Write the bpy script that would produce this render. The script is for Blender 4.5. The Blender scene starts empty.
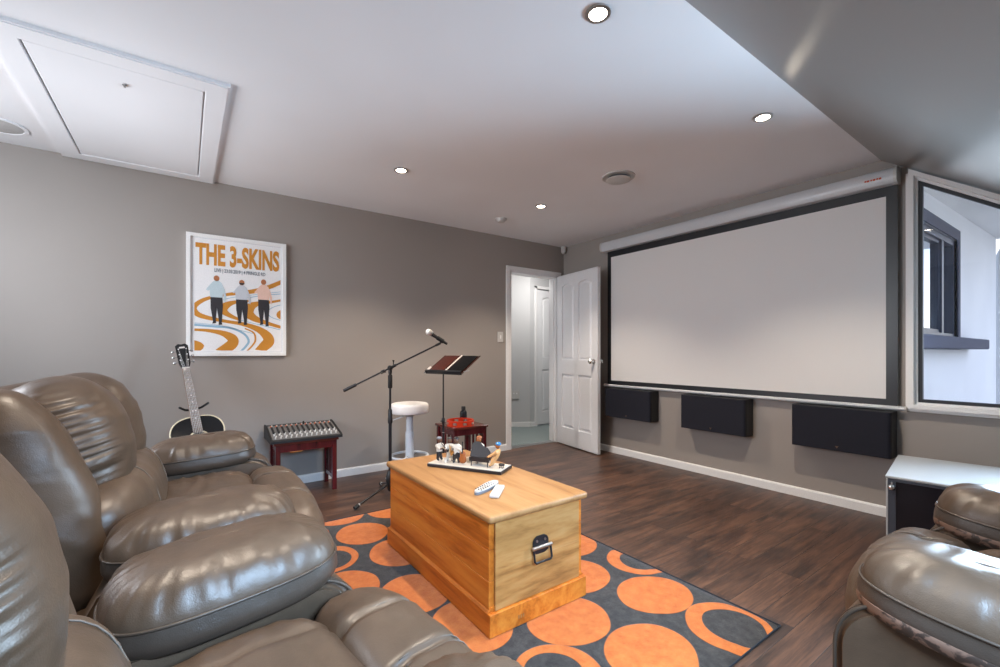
import bpy, bmesh, math, random
from mathutils import Vector, Matrix, noise
PI = math.pi
C = bpy.context.scene.collection
random.seed(7)
XW, YW, HC = 3.83, 3.99, 2.40          # screen wall, poster wall, ceiling height
YH, KS = 0.918, 0.715                    # where the ceiling starts to slope, and how steeply
XR, YK = -1.60, -1.20                  # rear wall, knee wall
def slope(y): return HC - KS * (YH - y)

# ------------------------------------------------------------------ materials
def new_mat(name):
    m = bpy.data.materials.new(name); m.use_nodes = True
    nt = m.node_tree; b = nt.nodes['Principled BSDF']
    return m, nt, b
def srgb(r, g, b):
    f = lambda c: (c/255/12.92) if c/255 <= .04045 else ((c/255+.055)/1.055)**2.4
    return (f(r), f(g), f(b), 1)
def N(nt, kind, **kw):
    n = nt.nodes.new(kind)
    for k, v in kw.items():
        if hasattr(n, k): setattr(n, k, v)
        else: n.inputs[k].default_value = v
    return n
def L(nt, a, b): nt.links.new(a, b)
def coords(nt, scale=(1,1,1), rot=(0,0,0), loc=(0,0,0)):
    t = N(nt, 'ShaderNodeTexCoord'); mp = N(nt, 'ShaderNodeMapping')
    mp.inputs['Scale'].default_value = scale; mp.inputs['Rotation'].default_value = rot; mp.inputs['Location'].default_value = loc
    L(nt, t.outputs['Object'], mp.inputs['Vector']); return mp.outputs['Vector']
def ramp(nt, fac, stops):
    r = N(nt, 'ShaderNodeValToRGB'); e = r.color_ramp.elements
    while len(e) < len(stops): e.new(0.5)
    for i, (p, c) in enumerate(stops): e[i].position = p; e[i].color = c
    L(nt, fac, r.inputs['Fac']); return r.outputs['Color']
def bump(nt, b, h, strength=.2, dist=.01, prev=None):
    n = N(nt, 'ShaderNodeBump'); n.inputs['Strength'].default_value = strength; n.inputs['Distance'].default_value = dist
    L(nt, h, n.inputs['Height'])
    if prev: L(nt, prev, n.inputs['Normal'])
    L(nt, n.outputs['Normal'], b.inputs['Normal']); return n.outputs['Normal']
def simple(name, col, rough=.5, metal=0, spec=.5, coat=0, grain=0, gscale=200):
    m, nt, b = new_mat(name)
    b.inputs['Base Color'].default_value = col; b.inputs['Roughness'].default_value = rough
    b.inputs['Metallic'].default_value = metal; b.inputs['Specular IOR Level'].default_value = spec
    b.inputs['Coat Weight'].default_value = coat
    n = N(nt, 'ShaderNodeTexNoise', Scale=gscale, Detail=3.0); L(nt, coords(nt), n.inputs['Vector'])
    mx = N(nt, 'ShaderNodeMix', data_type='RGBA'); mx.inputs[0].default_value = .0
    a = ramp(nt, n.outputs['Fac'], [(.3, tuple(c*.94 for c in col[:3])+(1,)), (.7, tuple(min(1,c*1.05) for c in col[:3])+(1,))])
    L(nt, a, b.inputs['Base Color'])
    if grain: bump(nt, b, n.outputs['Fac'], grain, .002)
    return m
def emit(name, col, s):
    m, nt, b = new_mat(name); b.inputs['Base Color'].default_value = col
    b.inputs['Emission Color'].default_value = col; b.inputs['Emission Strength'].default_value = s; return m

def leather_mat(name, col, dark):
    m, nt, b = new_mat(name); v = coords(nt)
    n1 = N(nt, 'ShaderNodeTexNoise', Scale=6.0, Detail=4.0, Roughness=.6); L(nt, v, n1.inputs['Vector'])
    L(nt, ramp(nt, n1.outputs['Fac'], [(.3, dark), (.7, col)]), b.inputs['Base Color'])
    rr = N(nt, 'ShaderNodeMapRange'); rr.inputs['To Min'].default_value = .34; rr.inputs['To Max'].default_value = .46
    L(nt, n1.outputs['Fac'], rr.inputs['Value']); L(nt, rr.outputs['Result'], b.inputs['Roughness'])
    b.inputs['Specular IOR Level'].default_value = .62
    vo = N(nt, 'ShaderNodeTexVoronoi', Scale=420.0); L(nt, v, vo.inputs['Vector'])
    p = bump(nt, b, vo.outputs['Distance'], .10, .002)
    n2 = N(nt, 'ShaderNodeTexNoise', Scale=30.0, Detail=4.0, Roughness=.6, Distortion=.3); L(nt, v, n2.inputs['Vector'])
    bump(nt, b, n2.outputs['Fac'], .10, .012, p)
    return m
def wood_mat(name, c1, c2, c3, scale, rough=.35, wav=1.0, coat=.15):
    m, nt, b = new_mat(name); v = coords(nt, scale)
    n1 = N(nt, 'ShaderNodeTexNoise', Scale=1.6, Detail=6.0, Roughness=.55, Distortion=wav); L(nt, v, n1.inputs['Vector'])
    n2 = N(nt, 'ShaderNodeTexNoise', Scale=9.0, Detail=4.0, Roughness=.6); L(nt, v, n2.inputs['Vector'])
    a = N(nt, 'ShaderNodeMath', operation='MULTIPLY_ADD'); a.inputs[1].default_value = .35
    L(nt, n2.outputs['Fac'], a.inputs[0]); L(nt, n1.outputs['Fac'], a.inputs[2])
    L(nt, ramp(nt, a.outputs[0], [(.48, c3), (.62, c2), (.82, c1)]), b.inputs['Base Color'])
    b.inputs['Roughness'].default_value = rough; b.inputs['Coat Weight'].default_value = coat; b.inputs['Coat Roughness'].default_value = .25
    bump(nt, b, n2.outputs['Fac'], .06, .003); return m
def paint(name, col, rough=.55, tex=.05):
    m, nt, b = new_mat(name); v = coords(nt)
    n = N(nt, 'ShaderNodeTexNoise', Scale=160.0, Detail=2.0); L(nt, v, n.inputs['Vector'])
    n2 = N(nt, 'ShaderNodeTexNoise', Scale=1.3, Detail=2.0); L(nt, v, n2.inputs['Vector'])
    L(nt, ramp(nt, n2.outputs['Fac'], [(.3, tuple(c*.97 for c in col[:3])+(1,)), (.7, tuple(min(1, c*1.03) for c in col[:3])+(1,))]), b.inputs['Base Color'])
    b.inputs['Roughness'].default_value = rough; bump(nt, b, n.outputs['Fac'], tex, .002); return m
def floor_mat():
    m, nt, b = new_mat('floor_planks'); v = coords(nt)
    br = N(nt, 'ShaderNodeTexBrick', offset=.37, offset_frequency=2, squash=1.0)
    for k, q in (('Scale', 1.0), ('Mortar Size', .0016), ('Mortar Smooth', .3), ('Bias', 0.0), ('Brick Width', 1.22), ('Row Height', .125)): br.inputs[k].default_value = q
    br.inputs['Color1'].default_value = (0,0,0,1); br.inputs['Color2'].default_value = (1,1,1,1); br.inputs['Mortar'].default_value = (.5,.5,.5,1)
    L(nt, v, br.inputs['Vector'])
    # shift the grain from plank to plank
    ad = N(nt, 'ShaderNodeVectorMath', operation='MULTIPLY_ADD'); ad.inputs[1].default_value = (7.3, 3.1, 5.0); L(nt, br.outputs['Color'], ad.inputs[0]); L(nt, v, ad.inputs[2])
    mp = N(nt, 'ShaderNodeMapping'); mp.inputs['Scale'].default_value = (1.3, 13, 1); L(nt, ad.outputs[0], mp.inputs['Vector'])
    g = N(nt, 'ShaderNodeTexNoise', Scale=1.7, Detail=7.0, Roughness=.62, Distortion=.6); L(nt, mp.outputs[0], g.inputs['Vector'])
    mp2 = N(nt, 'ShaderNodeMapping'); mp2.inputs['Scale'].default_value = (2.2, 5.5, 1); L(nt, ad.outputs[0], mp2.inputs['Vector'])
    k = N(nt, 'ShaderNodeTexNoise', Scale=1.1, Detail=3.0); L(nt, mp2.outputs[0], k.inputs['Vector'])
    mp3 = N(nt, 'ShaderNodeMapping'); mp3.inputs['Scale'].default_value = (5, 90, 1); L(nt, ad.outputs[0], mp3.inputs['Vector'])
    g2 = N(nt, 'ShaderNodeTexNoise', Scale=1.5, Detail=4.0, Roughness=.6); L(nt, mp3.outputs[0], g2.inputs['Vector'])
    gm = N(nt, 'ShaderNodeMath', operation='MULTIPLY_ADD'); gm.inputs[1].default_value = .5; L(nt, g2.outputs['Fac'], gm.inputs[0])
    gs_ = N(nt, 'ShaderNodeMath', operation='MULTIPLY_ADD'); gs_.inputs[1].default_value = 1.0; gs_.inputs[2].default_value = -.25; L(nt, g.outputs['Fac'], gs_.inputs[0]); L(nt, gs_.outputs[0], gm.inputs[2])
    col = ramp(nt, gm.outputs[0], [(.28, srgb(36,25,20)), (.47, srgb(78,54,42)), (.72, srgb(112,81,63))])
    tint = N(nt, 'ShaderNodeMix', data_type='RGBA', blend_type='MULTIPLY'); tint.inputs[0].default_value = .75
    L(nt, col, tint.inputs[6]); L(nt, ramp(nt, br.outputs['Color'], [(0, (.52,.49,.48,1)), (1, (1.05,1.0,.96,1))]), tint.inputs[7])
    knot = N(nt, 'ShaderNodeMix', data_type='RGBA', blend_type='MULTIPLY'); knot.inputs[0].default_value = .85
    L(nt, tint.outputs[2], knot.inputs[6]); L(nt, ramp(nt, k.outputs['Fac'], [(.34, (.42,.42,.46,1)), (.46, (1,1,1,1))]), knot.inputs[7])
    mo = N(nt, 'ShaderNodeMix', data_type='RGBA'); L(nt, br.outputs['Fac'], mo.inputs[0]); L(nt, knot.outputs[2], mo.inputs[6]); mo.inputs[7].default_value = srgb(30,20,16)
    L(nt, mo.outputs[2], b.inputs['Base Color'])
    b.inputs['Roughness'].default_value = .42; b.inputs['Specular IOR Level'].default_value = .75
    p = bump(nt, b, g.outputs['Fac'], .10, .004)
    inv = N(nt, 'ShaderNodeMath', operation='SUBTRACT'); inv.inputs[0].default_value = 1; L(nt, br.outputs['Fac'], inv.inputs[1])
    bump(nt, b, inv.outputs[0], .4, .002, p)
    return m
RUG_SOLID = [(.872,2.645,.146,.168),(.955,2.29,.15,.17),(.612,2.085,.15,.155),(.85,1.86,.148,.172),(.945,1.51,.16,.18),(1.785,1.83,.163,.165),(1.565,1.545,.172,.165),(1.28,1.305,.176,.162),
    (1.728,1.212,.176,.150),(1.385,.985,.176,.163),(1.17,2.93,.16,.168),(.83,3.01,.165,.165),(1.20,2.60,.15,.165),(.565,2.80,.152,.165),(1.55,2.80,.16,.16),(1.80,2.52,.15,.165),(1.47,2.44,.15,.165),(1.30,2.05,.16,.17),(1.22,1.69,.15,.15),(.60,1.66,.155,.165),(1.62,2.15,.155,.155),(.70,.88,.165,.16)]
RUG_RING = [(.605,2.42,.163,.165,.012),(1.945,1.468,.160,.156,.01),(1.025,1.09,.165,.165,-.01),(1.772,.898,.168,.166,.012),(1.90,2.87,.16,.165,.0),(.58,1.33,.165,.165,.0)]
def rug_mat():
    m, nt, b = new_mat('rug_pile'); v = coords(nt)
    wob = N(nt, 'ShaderNodeTexNoise', Scale=3.2, Detail=1.0); L(nt, v, wob.inputs['Vector'])
    vm = N(nt, 'ShaderNodeVectorMath', operation='MULTIPLY_ADD'); vm.inputs[1].default_value = (.04,.04,0); L(nt, wob.outputs['Color'], vm.inputs[0]); L(nt, v, vm.inputs[2])
    sx = N(nt, 'ShaderNodeSeparateXYZ'); L(nt, vm.outputs[0], sx.inputs[0])
    cb = N(nt, 'ShaderNodeCombineXYZ'); L(nt, sx.outputs[0], cb.inputs[0]); L(nt, sx.outputs[1], cb.inputs[1])
    def dist(x, y, rx, ry):
        d = N(nt, 'ShaderNodeVectorMath', operation='SUBTRACT'); d.inputs[1].default_value = (x+.02, y+.02, 0); L(nt, cb.outputs[0], d.inputs[0])
        e = N(nt, 'ShaderNodeVectorMath', operation='MULTIPLY'); e.inputs[1].default_value = (1/rx, 1/ry, 0); L(nt, d.outputs[0], e.inputs[0])
        l = N(nt, 'ShaderNodeVectorMath', operation='LENGTH'); L(nt, e.outputs[0], l.inputs[0]); return l.outputs['Value']
    def lt(s, r):
        q = N(nt, 'ShaderNodeMapRange'); q.inputs['From Min'].default_value = 1.012; q.inputs['From Max'].default_value = .988; L(nt, s, q.inputs['Value']); return q.outputs['Result']
    def op(o, a, c):
        q = N(nt, 'ShaderNodeMath', operation=o); L(nt, a, q.inputs[0]); L(nt, c, q.inputs[1]); return q.outputs[0]
    acc = None
    for x, y, rx, ry in RUG_SOLID:
        s = lt(dist(x, y, rx, ry), 1); acc = s if acc is None else op('MAXIMUM', acc, s)
    for x, y, rx, ry, o in RUG_RING:
        s = op('SUBTRACT', lt(dist(x, y, rx, ry), 1), lt(dist(x+o, y-o, rx-.05, ry-.05), 1)); acc = op('MAXIMUM', acc, s)
    n = N(nt, 'ShaderNodeTexNoise', Scale=26.0, Detail=5.0, Roughness=.7); L(nt, v, n.inputs['Vector'])
    f = N(nt, 'ShaderNodeTexNoise', Scale=420.0, Detail=2.0); L(nt, v, f.inputs['Vector'])
    og = ramp(nt, n.outputs['Fac'], [(.3, srgb(168,86,30)), (.7, srgb(192,113,52))])
    gy = ramp(nt, n.outputs['Fac'], [(.3, srgb(32,30,29)), (.7, srgb(66,63,61))])
    mx = N(nt, 'ShaderNodeMix', data_type='RGBA'); L(nt, acc, mx.inputs[0]); L(nt, gy, mx.inputs[6]); L(nt, og, mx.inputs[7])
    L(nt, mx.outputs[2], b.inputs['Base Color']); b.inputs['Roughness'].default_value = .95; b.inputs['Specular IOR Level'].default_value = .1
    b.inputs['Sheen Weight'].default_value = .15
    p = bump(nt, b, f.outputs['Fac'], .5, .004); bump(nt, b, acc, .5, .003, p)
    return m
def glass_mat(name, tint=(1,1,1,1), refl=1.0):
    m = bpy.data.materials.new(name); m.use_nodes = True; nt = m.node_tree; nt.nodes.clear()
    o = N(nt, 'ShaderNodeOutputMaterial'); mx = N(nt, 'ShaderNodeMixShader'); tr = N(nt, 'ShaderNodeBsdfTransparent'); gl = N(nt, 'ShaderNodeBsdfGlossy')
    tr.inputs['Color'].default_value = tint; gl.inputs['Roughness'].default_value = .0
    lw = N(nt, 'ShaderNodeFresnel'); lw.inputs['IOR'].default_value = 1.45
    mu = N(nt, 'ShaderNodeMath', operation='MULTIPLY'); mu.inputs[1].default_value = refl
    L(nt, lw.outputs[0], mu.inputs[0]); L(nt, mu.outputs[0], mx.inputs[0]); L(nt, tr.outputs[0], mx.inputs[1]); L(nt, gl.outputs[0], mx.inputs[2]); L(nt, mx.outputs[0], o.inputs[0])
    return m

M = {}
M['floor'] = floor_mat()
M['rug'] = rug_mat()
M['wall'] = paint('wall_grey_paint', srgb(156,149,143), .42)
M['slope'] = paint('sloped_ceiling_grey_paint', srgb(134,132,129), .30, .02)
M['ceiling'] = paint('ceiling_white_paint', srgb(236,236,238), .6)
M['white'] = simple('white_trim_paint', srgb(236,236,236), .35)
M['door'] = simple('door_white_paint', srgb(232,233,235), .38)
M['hallwall'] = paint('hall_pale_grey_paint', srgb(196,197,198), .6)
M['plastic'] = simple('white_plastic', srgb(200,199,196), .35)
M['vinyl'] = simple('white_vinyl', srgb(238,234,230), .35, grain=.1)
M['whitemetal'] = simple('white_powder_coat', srgb(205,208,212), .32)
M['chrome'] = simple('chrome', srgb(225,225,225), .12, 1.0)
M['steel'] = simple('brushed_steel', srgb(190,190,190), .28, 1.0)
M['brass'] = simple('brass', srgb(200,150,90), .3, 1.0)
M['black'] = simple('black_matte', srgb(24,24,26), .5)
M['blackgloss'] = simple('black_gloss', srgb(14,14,16), .12)
M['blackmetal'] = simple('black_powder_coat', srgb(26,28,32), .32)
M['rubber'] = simple('black_rubber', srgb(18,18,19), .7)
M['cloth_black'] = simple('speaker_grille_cloth', srgb(36,37,46), .8, spec=.2, grain=.4, gscale=900)
M['gasket'] = simple('dark_window_gasket', srgb(36,38,44), .5)
M['fabric'] = simple('screen_fabric', srgb(228,227,226), .75, grain=.05, gscale=700)
M['screenblack'] = simple('screen_black_border', srgb(30,33,38), .33)
M['carpet'] = simple('hall_carpet', srgb(128,138,138), .95, spec=.1, grain=.8, gscale=300)
M['leather'] = leather_mat('brown_leather', srgb(89,71,56), srgb(69,55,43))
M['piping'] = simple('leather_piping', srgb(66,55,46), .4)
M['thread'] = simple('seam_thread', srgb(96,84,74), .6)
M['worn'] = leather_mat('worn_leather_band', srgb(74,62,53), srgb(60,50,43))
def worn_band():
    m, nt, b = new_mat('cracked_leather_band'); v = coords(nt)
    n = N(nt, 'ShaderNodeTexNoise', Scale=38.0, Detail=3.0, Roughness=.55, Distortion=.5); L(nt, v, n.inputs['Vector'])
    L(nt, ramp(nt, n.outputs['Fac'], [(.47, srgb(56,43,36)), (.53, srgb(112,86,72))]), b.inputs['Base Color']); b.inputs['Roughness'].default_value = .5
    return m
M['cracked'] = worn_band()
M['pine_long'] = wood_mat('golden_pine_along', srgb(208,128,48), srgb(193,107,34), srgb(160,82,20), (9,.9,9), .42, 1.0, 0)  # orange deepened in the colour for warm light on the long sides
M['pine_end'] = wood_mat('golden_pine_across', srgb(184,138,84), srgb(170,120,66), srgb(138,94,50), (1.3,7,7), .42, 1.4, 0)
M['pine_top'] = wood_mat('golden_pine_top', srgb(166,124,78), srgb(154,110,64), srgb(132,90,50), (8,.8,8), .5, 1.0, 0)  # same pine, desaturated to carry the pale glare on the lid
M['mahogany'] = wood_mat('dark_red_stain', srgb(96,26,32), srgb(80,18,25), srgb(58,12,18), (14,14,1.5), .25, .5, .3)
M['tabletop_red'] = wood_mat('red_brown_top', srgb(108,48,38), srgb(92,36,30), srgb(70,26,22), (2,14,14), .2, .5, .3)
M['red'] = simple('red_orange_plastic', srgb(226,62,28), .28)
M['mixerpanel'] = simple('mixer_panel', srgb(112,110,108), .4)
M['knobwhite'] = simple('knob_white', srgb(215,212,208), .4)
M['knoborange'] = simple('knob_orange', srgb(206,112,74), .4)
M['fret'] = wood_mat('rosewood_fretboard', srgb(120,104,92), srgb(98,82,72), srgb(76,62,54), (20,20,3), .45)
M['cream'] = simple('cream_binding', srgb(222,208,176), .4)
M['necktan'] = simple('neck_mahogany', srgb(150,112,84), .35)
M['paper'] = simple('poster_paper', srgb(238,238,238), .6)
M['frame'] = simple('white_frame', srgb(240,240,238), .3)
M['ochre'] = simple('poster_ochre', srgb(205,138,48), .6)
M['ochre2'] = simple('poster_dark_ochre', srgb(184,112,44), .6)
M['ltblue'] = simple('poster_blue', srgb(150,186,208), .6)
M['inkgrey'] = simple('poster_grey_ink', srgb(120,128,136), .6)
M['inkdark'] = simple('poster_charcoal', srgb(52,50,54), .6)
M['shirtblue'] = simple('poster_shirt_blue', srgb(196,214,220), .6)
M['shirtgrey'] = simple('poster_shirt_grey', srgb(202,206,212), .6)
M['shirtpink'] = simple('poster_shirt_pink', srgb(238,200,182), .6)
M['skin'] = simple('poster_skin', srgb(176,112,72), .6)
M['extwall'] = paint('white_render', srgb(232,232,236), .8, .4)
M['extdark'] = simple('dark_aluminium', srgb(62,66,84), .4)
M['extsill'] = simple('dark_rendered_sill', srgb(66,68,88), .8, grain=.8, gscale=120)
M['soffit'] = paint('soffit_white', srgb(226,224,224), .7)
M['vent'] = simple('vent_beige', srgb(168,152,132), .6)
M['glass'] = glass_mat('window_glass')
M['fridgeglass'] = simple('dark_glass', srgb(34,33,40), .12)
M['lamp'] = emit('lamp_lens', (1,.86,.68,1), 25)
M['sheet'] = simple('white_sheet', srgb(200,192,186), .5)
M['folder'] = simple('dark_brown_folder', srgb(62,34,28), .16)
M['bottle'] = simple('dark_bottle', srgb(30,36,40), .2)
M['greyplastic'] = simple('grey_plastic', srgb(112,120,130), .35)
M['figwhite'] = simple('figurine_white', srgb(205,196,184), .45)
M['figblack'] = simple('figurine_black', srgb(34,33,36), .3)
M['figbrown'] = simple('figurine_brown', srgb(150,84,40), .35)
M['figdark'] = simple('figurine_dark_skin', srgb(92,62,46), .5)
M['figtan'] = simple('figurine_tan', srgb(206,158,104), .45)
M['figblue'] = simple('figurine_blue', srgb(40,120,180), .3)
M['figgrey'] = simple('figurine_grey', srgb(120,122,128), .4)
M['mirrorglass'] = simple('sky_reflecting_glass', srgb(205,212,222), .02, 1.0)
M['ground'] = simple('paving', srgb(170,168,162), .9)

# ------------------------------------------------------------------ mesh helpers
def obj(name, bm, mat, parent=None, smooth=False, angle=35):
    me = bpy.data.meshes.new(name); bm.normal_update(); bm.to_mesh(me); bm.free()
    o = bpy.data.objects.new(name, me); C.objects.link(o)
    for mm in (mat if isinstance(mat, (list, tuple)) else [mat]): me.materials.append(mm)
    if smooth:
        me.polygons.foreach_set('use_smooth', [True]*len(me.polygons))
        if angle < 180: me.set_sharp_from_angle(angle=math.radians(angle))
    if parent: o.parent = parent
    return o
def thing(name, label, cat, loc=(0,0,0), rotz=0, group=None):
    o = bpy.data.objects.new(name, None); C.objects.link(o); o.empty_display_size = .1
    o.location = loc; o.rotation_euler = (0,0,rotz); o['label'] = label; o['category'] = cat
    if group: o['group'] = group
    return o
def tag(o, label, cat, group=None):
    o['label'] = label; o['category'] = cat
    if group: o['group'] = group
    return o
def struct(o): o['kind'] = 'structure'; return o
def slabel(o, label, cat): o['kind'] = 'structure'; o['label'] = label; o['category'] = cat; return o
def dup(o, parent=None):
    c = o.copy(); C.objects.link(c)
    if parent: c.parent = parent
    for ch in list(o.children): dup(ch, c)
    return c
def B(): return bmesh.new()
def box(bm, x0, x1, y0, y1, z0, z1, bev=0, mi=0, seg=2, mat=None):
    r = bmesh.ops.create_cube(bm, size=1); vs = r['verts']
    for v in vs: v.co = Vector(((x0+x1)/2+v.co.x*(x1-x0), (y0+y1)/2+v.co.y*(y1-y0), (z0+z1)/2+v.co.z*(z1-z0)))
    fs = set(f for v in vs for f in v.link_faces)
    if bev:
        es = list(set(e for v in vs for e in v.link_edges))
        rr = bmesh.ops.bevel(bm, geom=es, offset=bev, segments=seg, affect='EDGES', profile=.5)
        fs = set(rr['faces']) | set(f for f in fs if f.is_valid)
        vs = list(set(v for f in fs for v in f.verts))
    for f in fs: f.material_index = mi
    if mat: bmesh.ops.transform(bm, matrix=mat, verts=vs)
    return vs
def prism(bm, pts, axis, a0, a1, mi=0):
    """extrude a 2-D outline along axis: 'x' -> pts are (y,z), 'y' -> (x,z), 'z' -> (x,y)"""
    def P(p, a): return {'x': (a, p[0], p[1]), 'y': (p[0], a, p[1]), 'z': (p[0], p[1], a)}[axis]
    lo = [bm.verts.new(P(p, a0)) for p in pts]; hi = [bm.verts.new(P(p, a1)) for p in pts]
    n = len(pts); fs = [bm.faces.new(lo), bm.faces.new(hi)]
    for i in range(n): fs.append(bm.faces.new((lo[i], lo[(i+1)%n], hi[(i+1)%n], hi[i])))
    for f in fs: f.material_index = mi
    bmesh.ops.recalc_face_normals(bm, faces=fs); return lo+hi
def tube(bm, pts, r, n=10, closed=False, mi=0, cap=True):
    pts = [Vector(p) for p in pts]; k = len(pts); rings = []
    rs = r if isinstance(r, (list, tuple)) else [r]*k
    up = None
    for i, p in enumerate(pts):
        if closed: t = pts[(i+1)%k]-pts[i-1]
        else: t = pts[min(i+1,k-1)]-pts[max(i-1,0)]
        t.normalize()
        if up is None:
            up = t.orthogonal().normalized()
        else:
            up = (up - t*up.dot(t)); up = up.normalized() if up.length > 1e-6 else t.orthogonal().normalized()
        s = t.cross(up)
        rings.append([bm.verts.new(p+(up*math.cos(2*PI*j/n)+s*math.sin(2*PI*j/n))*rs[i]) for j in range(n)])
    fs = []
    for i in range(k if closed else k-1):
        a, b = rings[i], rings[(i+1)%k]
        if closed and i == k-1:      # align the seam
            best = min(range(n), key=lambda o: sum((a[j].co-b[(j+o)%n].co).length for j in range(n)))
            b = b[best:]+b[:best]
        for j in range(n): fs.append(bm.faces.new((a[j], a[(j+1)%n], b[(j+1)%n], b[j])))
    if cap and not closed: fs += [bm.faces.new(rings[0][::-1]), bm.faces.new(rings[-1])]
    for f in fs: f.material_index = mi
    bmesh.ops.recalc_face_normals(bm, faces=fs); return [v for q in rings for v in q]
def lathe(bm, prof, n=32, loc=(0,0,0), mi=0, mat=None):
    """prof: (r, z) from bottom to top"""
    rings = []; loc = Vector(loc); allv = []
    for r, z in prof:
        if r < 1e-6: q = [bm.verts.new(loc+Vector((0,0,z)))]
        else: q = [bm.verts.new(loc+Vector((r*math.cos(2*PI*j/n), r*math.sin(2*PI*j/n), z))) for j in range(n)]
        rings.append(q); allv += q
    fs = []
    for a, b in zip(rings, rings[1:]):
        for j in range(n):
            k = (j+1)%n
            if len(a) == 1 and len(b) == 1: continue
            if len(a) == 1: fs.append(bm.faces.new((a[0], b[k], b[j])))
            elif len(b) == 1: fs.append(bm.faces.new((a[j], a[k], b[0])))
            else: fs.append(bm.faces.new((a[j], a[k], b[k], b[j])))
    if len(rings[0]) > 1: fs.append(bm.faces.new(rings[0][::-1]))
    if len(rings[-1]) > 1: fs.append(bm.faces.new(rings[-1]))
    for f in fs: f.material_index = mi
    bmesh.ops.recalc_face_normals(bm, faces=fs)
    if mat: bmesh.ops.transform(bm, matrix=mat, verts=allv)
    return allv
def inset(poly, d):
    """inset a convex polygon (counter-clockwise or clockwise) by d"""
    n = len(poly); A = sum(poly[i][0]*poly[(i+1)%n][1]-poly[(i+1)%n][0]*poly[i][1] for i in range(n)); sg = 1 if A > 0 else -1
    out = []
    for i in range(n):
        p0, p1, p2 = Vector(poly[i-1]), Vector(poly[i]), Vector(poly[(i+1)%n])
        d1, d2 = (p1-p0).normalized(), (p2-p1).normalized()
        n1, n2 = Vector((-d1.y, d1.x))*sg, Vector((-d2.y, d2.x))*sg
        bis = n1+n2; out.append(tuple(p1+bis*(d/(1e-9+bis.dot(n1)))))
    return out
def ring_prism(bm, outer, inner, axis, a0, a1, mi=0):
    def P(p, a): return {'x': (a, p[0], p[1]), 'y': (p[0], a, p[1]), 'z': (p[0], p[1], a)}[axis]
    n = len(outer); V = [[bm.verts.new(P(p, a)) for p in q] for q, a in ((outer,a0),(inner,a0),(outer,a1),(inner,a1))]
    fs = []
    for i in range(n):
        j = (i+1)%n
        fs += [bm.faces.new((V[0][i],V[0][j],V[1][j],V[1][i])), bm.faces.new((V[2][i],V[2][j],V[3][j],V[3][i])),
               bm.faces.new((V[0][i],V[0][j],V[2][j],V[2][i])), bm.faces.new((V[1][i],V[1][j],V[3][j],V[3][i]))]
    for f in fs: f.material_index = mi
    bmesh.ops.recalc_face_normals(bm, faces=fs)
def rect(a0, a1, b0, b1): return [(a0,b0),(a1,b0),(a1,b1),(a0,b1)]
def fbm(v, o=3): return noise.fractal(Vector(v), 1.0, 2.0, o)
def cushion(a, b, c, p=3.2, seg=26, disp=None, pn=None):
    """a stuffed cushion: a cube grid rounded by a p-norm, half sizes a, b, c; disp(q, co) moves each point along its normal"""
    bm = B(); idx = {}
    sx, sy, sz = (seg if isinstance(seg, tuple) else (seg, seg, seg))
    def warp(t): return math.tan(t*PI/4*.92)/math.tan(PI/4*.92)
    def vert(q):
        key = tuple(round(t, 5) for t in q)
        if key in idx: return idx[key]
        x, y, z = (warp(t) for t in q)
        s = (abs(x)**p+abs(y)**p+abs(z)**p)**(1/p)
        u = Vector((x/s, y/s, z/s)); co = Vector((u.x*a, u.y*b, u.z*c))
        nn = Vector((math.copysign(abs(u.x)**(p-1), u.x)/a, math.copysign(abs(u.y)**(p-1), u.y)/b, math.copysign(abs(u.z)**(p-1), u.z)/c)).normalized()
        if disp: co = co + nn*disp(u, co)
        if pn: co = pn(co)
        v = bm.verts.new(co); idx[key] = v; return v
    def face(fn, n1, n2):
        for i in range(n1):
            for j in range(n2):
                q = [fn(-1+2*ii/n1, -1+2*jj/n2) for ii, jj in ((i,j),(i+1,j),(i+1,j+1),(i,j+1))]
                bm.faces.new([vert(t) for t in q])
    for s in (-1, 1):
        face(lambda u, v: (s, u, v), sy, sz); face(lambda u, v: (u, s, v), sx, sz); face(lambda u, v: (u, v, s), sx, sy)
    bmesh.ops.recalc_face_normals(bm, faces=bm.faces); return bm
def text_mesh(s, size, bold=0.0, sx=1.0, ext=.0004, name='t'):
    cu = bpy.data.curves.new(name, 'FONT'); cu.body = s; cu.size = size; cu.offset = bold; cu.extrude = ext; cu.resolution_u = 4; cu.align_x = 'CENTER'
    o = bpy.data.objects.new(name, cu); C.objects.link(o)
    dg = bpy.context.evaluated_depsgraph_get(); me = bpy.data.meshes.new_from_object(o.evaluated_get(dg))
    bm = B(); bm.from_mesh(me); bpy.data.objects.remove(o); bpy.data.curves.remove(cu); bpy.data.meshes.remove(me)
    bmesh.ops.scale(bm, vec=(sx,1,1), verts=bm.verts); return bm
def fit_text(bm, x0, x1, y0, y1):
    xs = [v.co.x for v in bm.verts]; ys = [v.co.y for v in bm.verts]
    for v in bm.verts:
        v.co.x = x0+(v.co.x-min(xs))*(x1-x0)/(max(xs)-min(xs)); v.co.y = y0+(v.co.y-min(ys))*(y1-y0)/(max(ys)-min(ys))
    return bm
def spline(pts, n=10, closed=False):
    pts = [Vector(p) for p in pts]; out = []; k = len(pts)
    for i in range(k if closed else k-1):
        p0, p1, p2, p3 = (pts[(i-1)%k], pts[i], pts[(i+1)%k], pts[(i+2)%k]) if closed else (pts[max(i-1,0)], pts[i], pts[i+1], pts[min(i+2,k-1)])
        for j in range(n):
            t = j/n
            out.append(.5*((2*p1)+(p2-p0)*t+(2*p0-5*p1+4*p2-p3)*t*t+(3*p1-p0-3*p2+p3)*t**3))
    if not closed: out.append(pts[-1])
    return out
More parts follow.
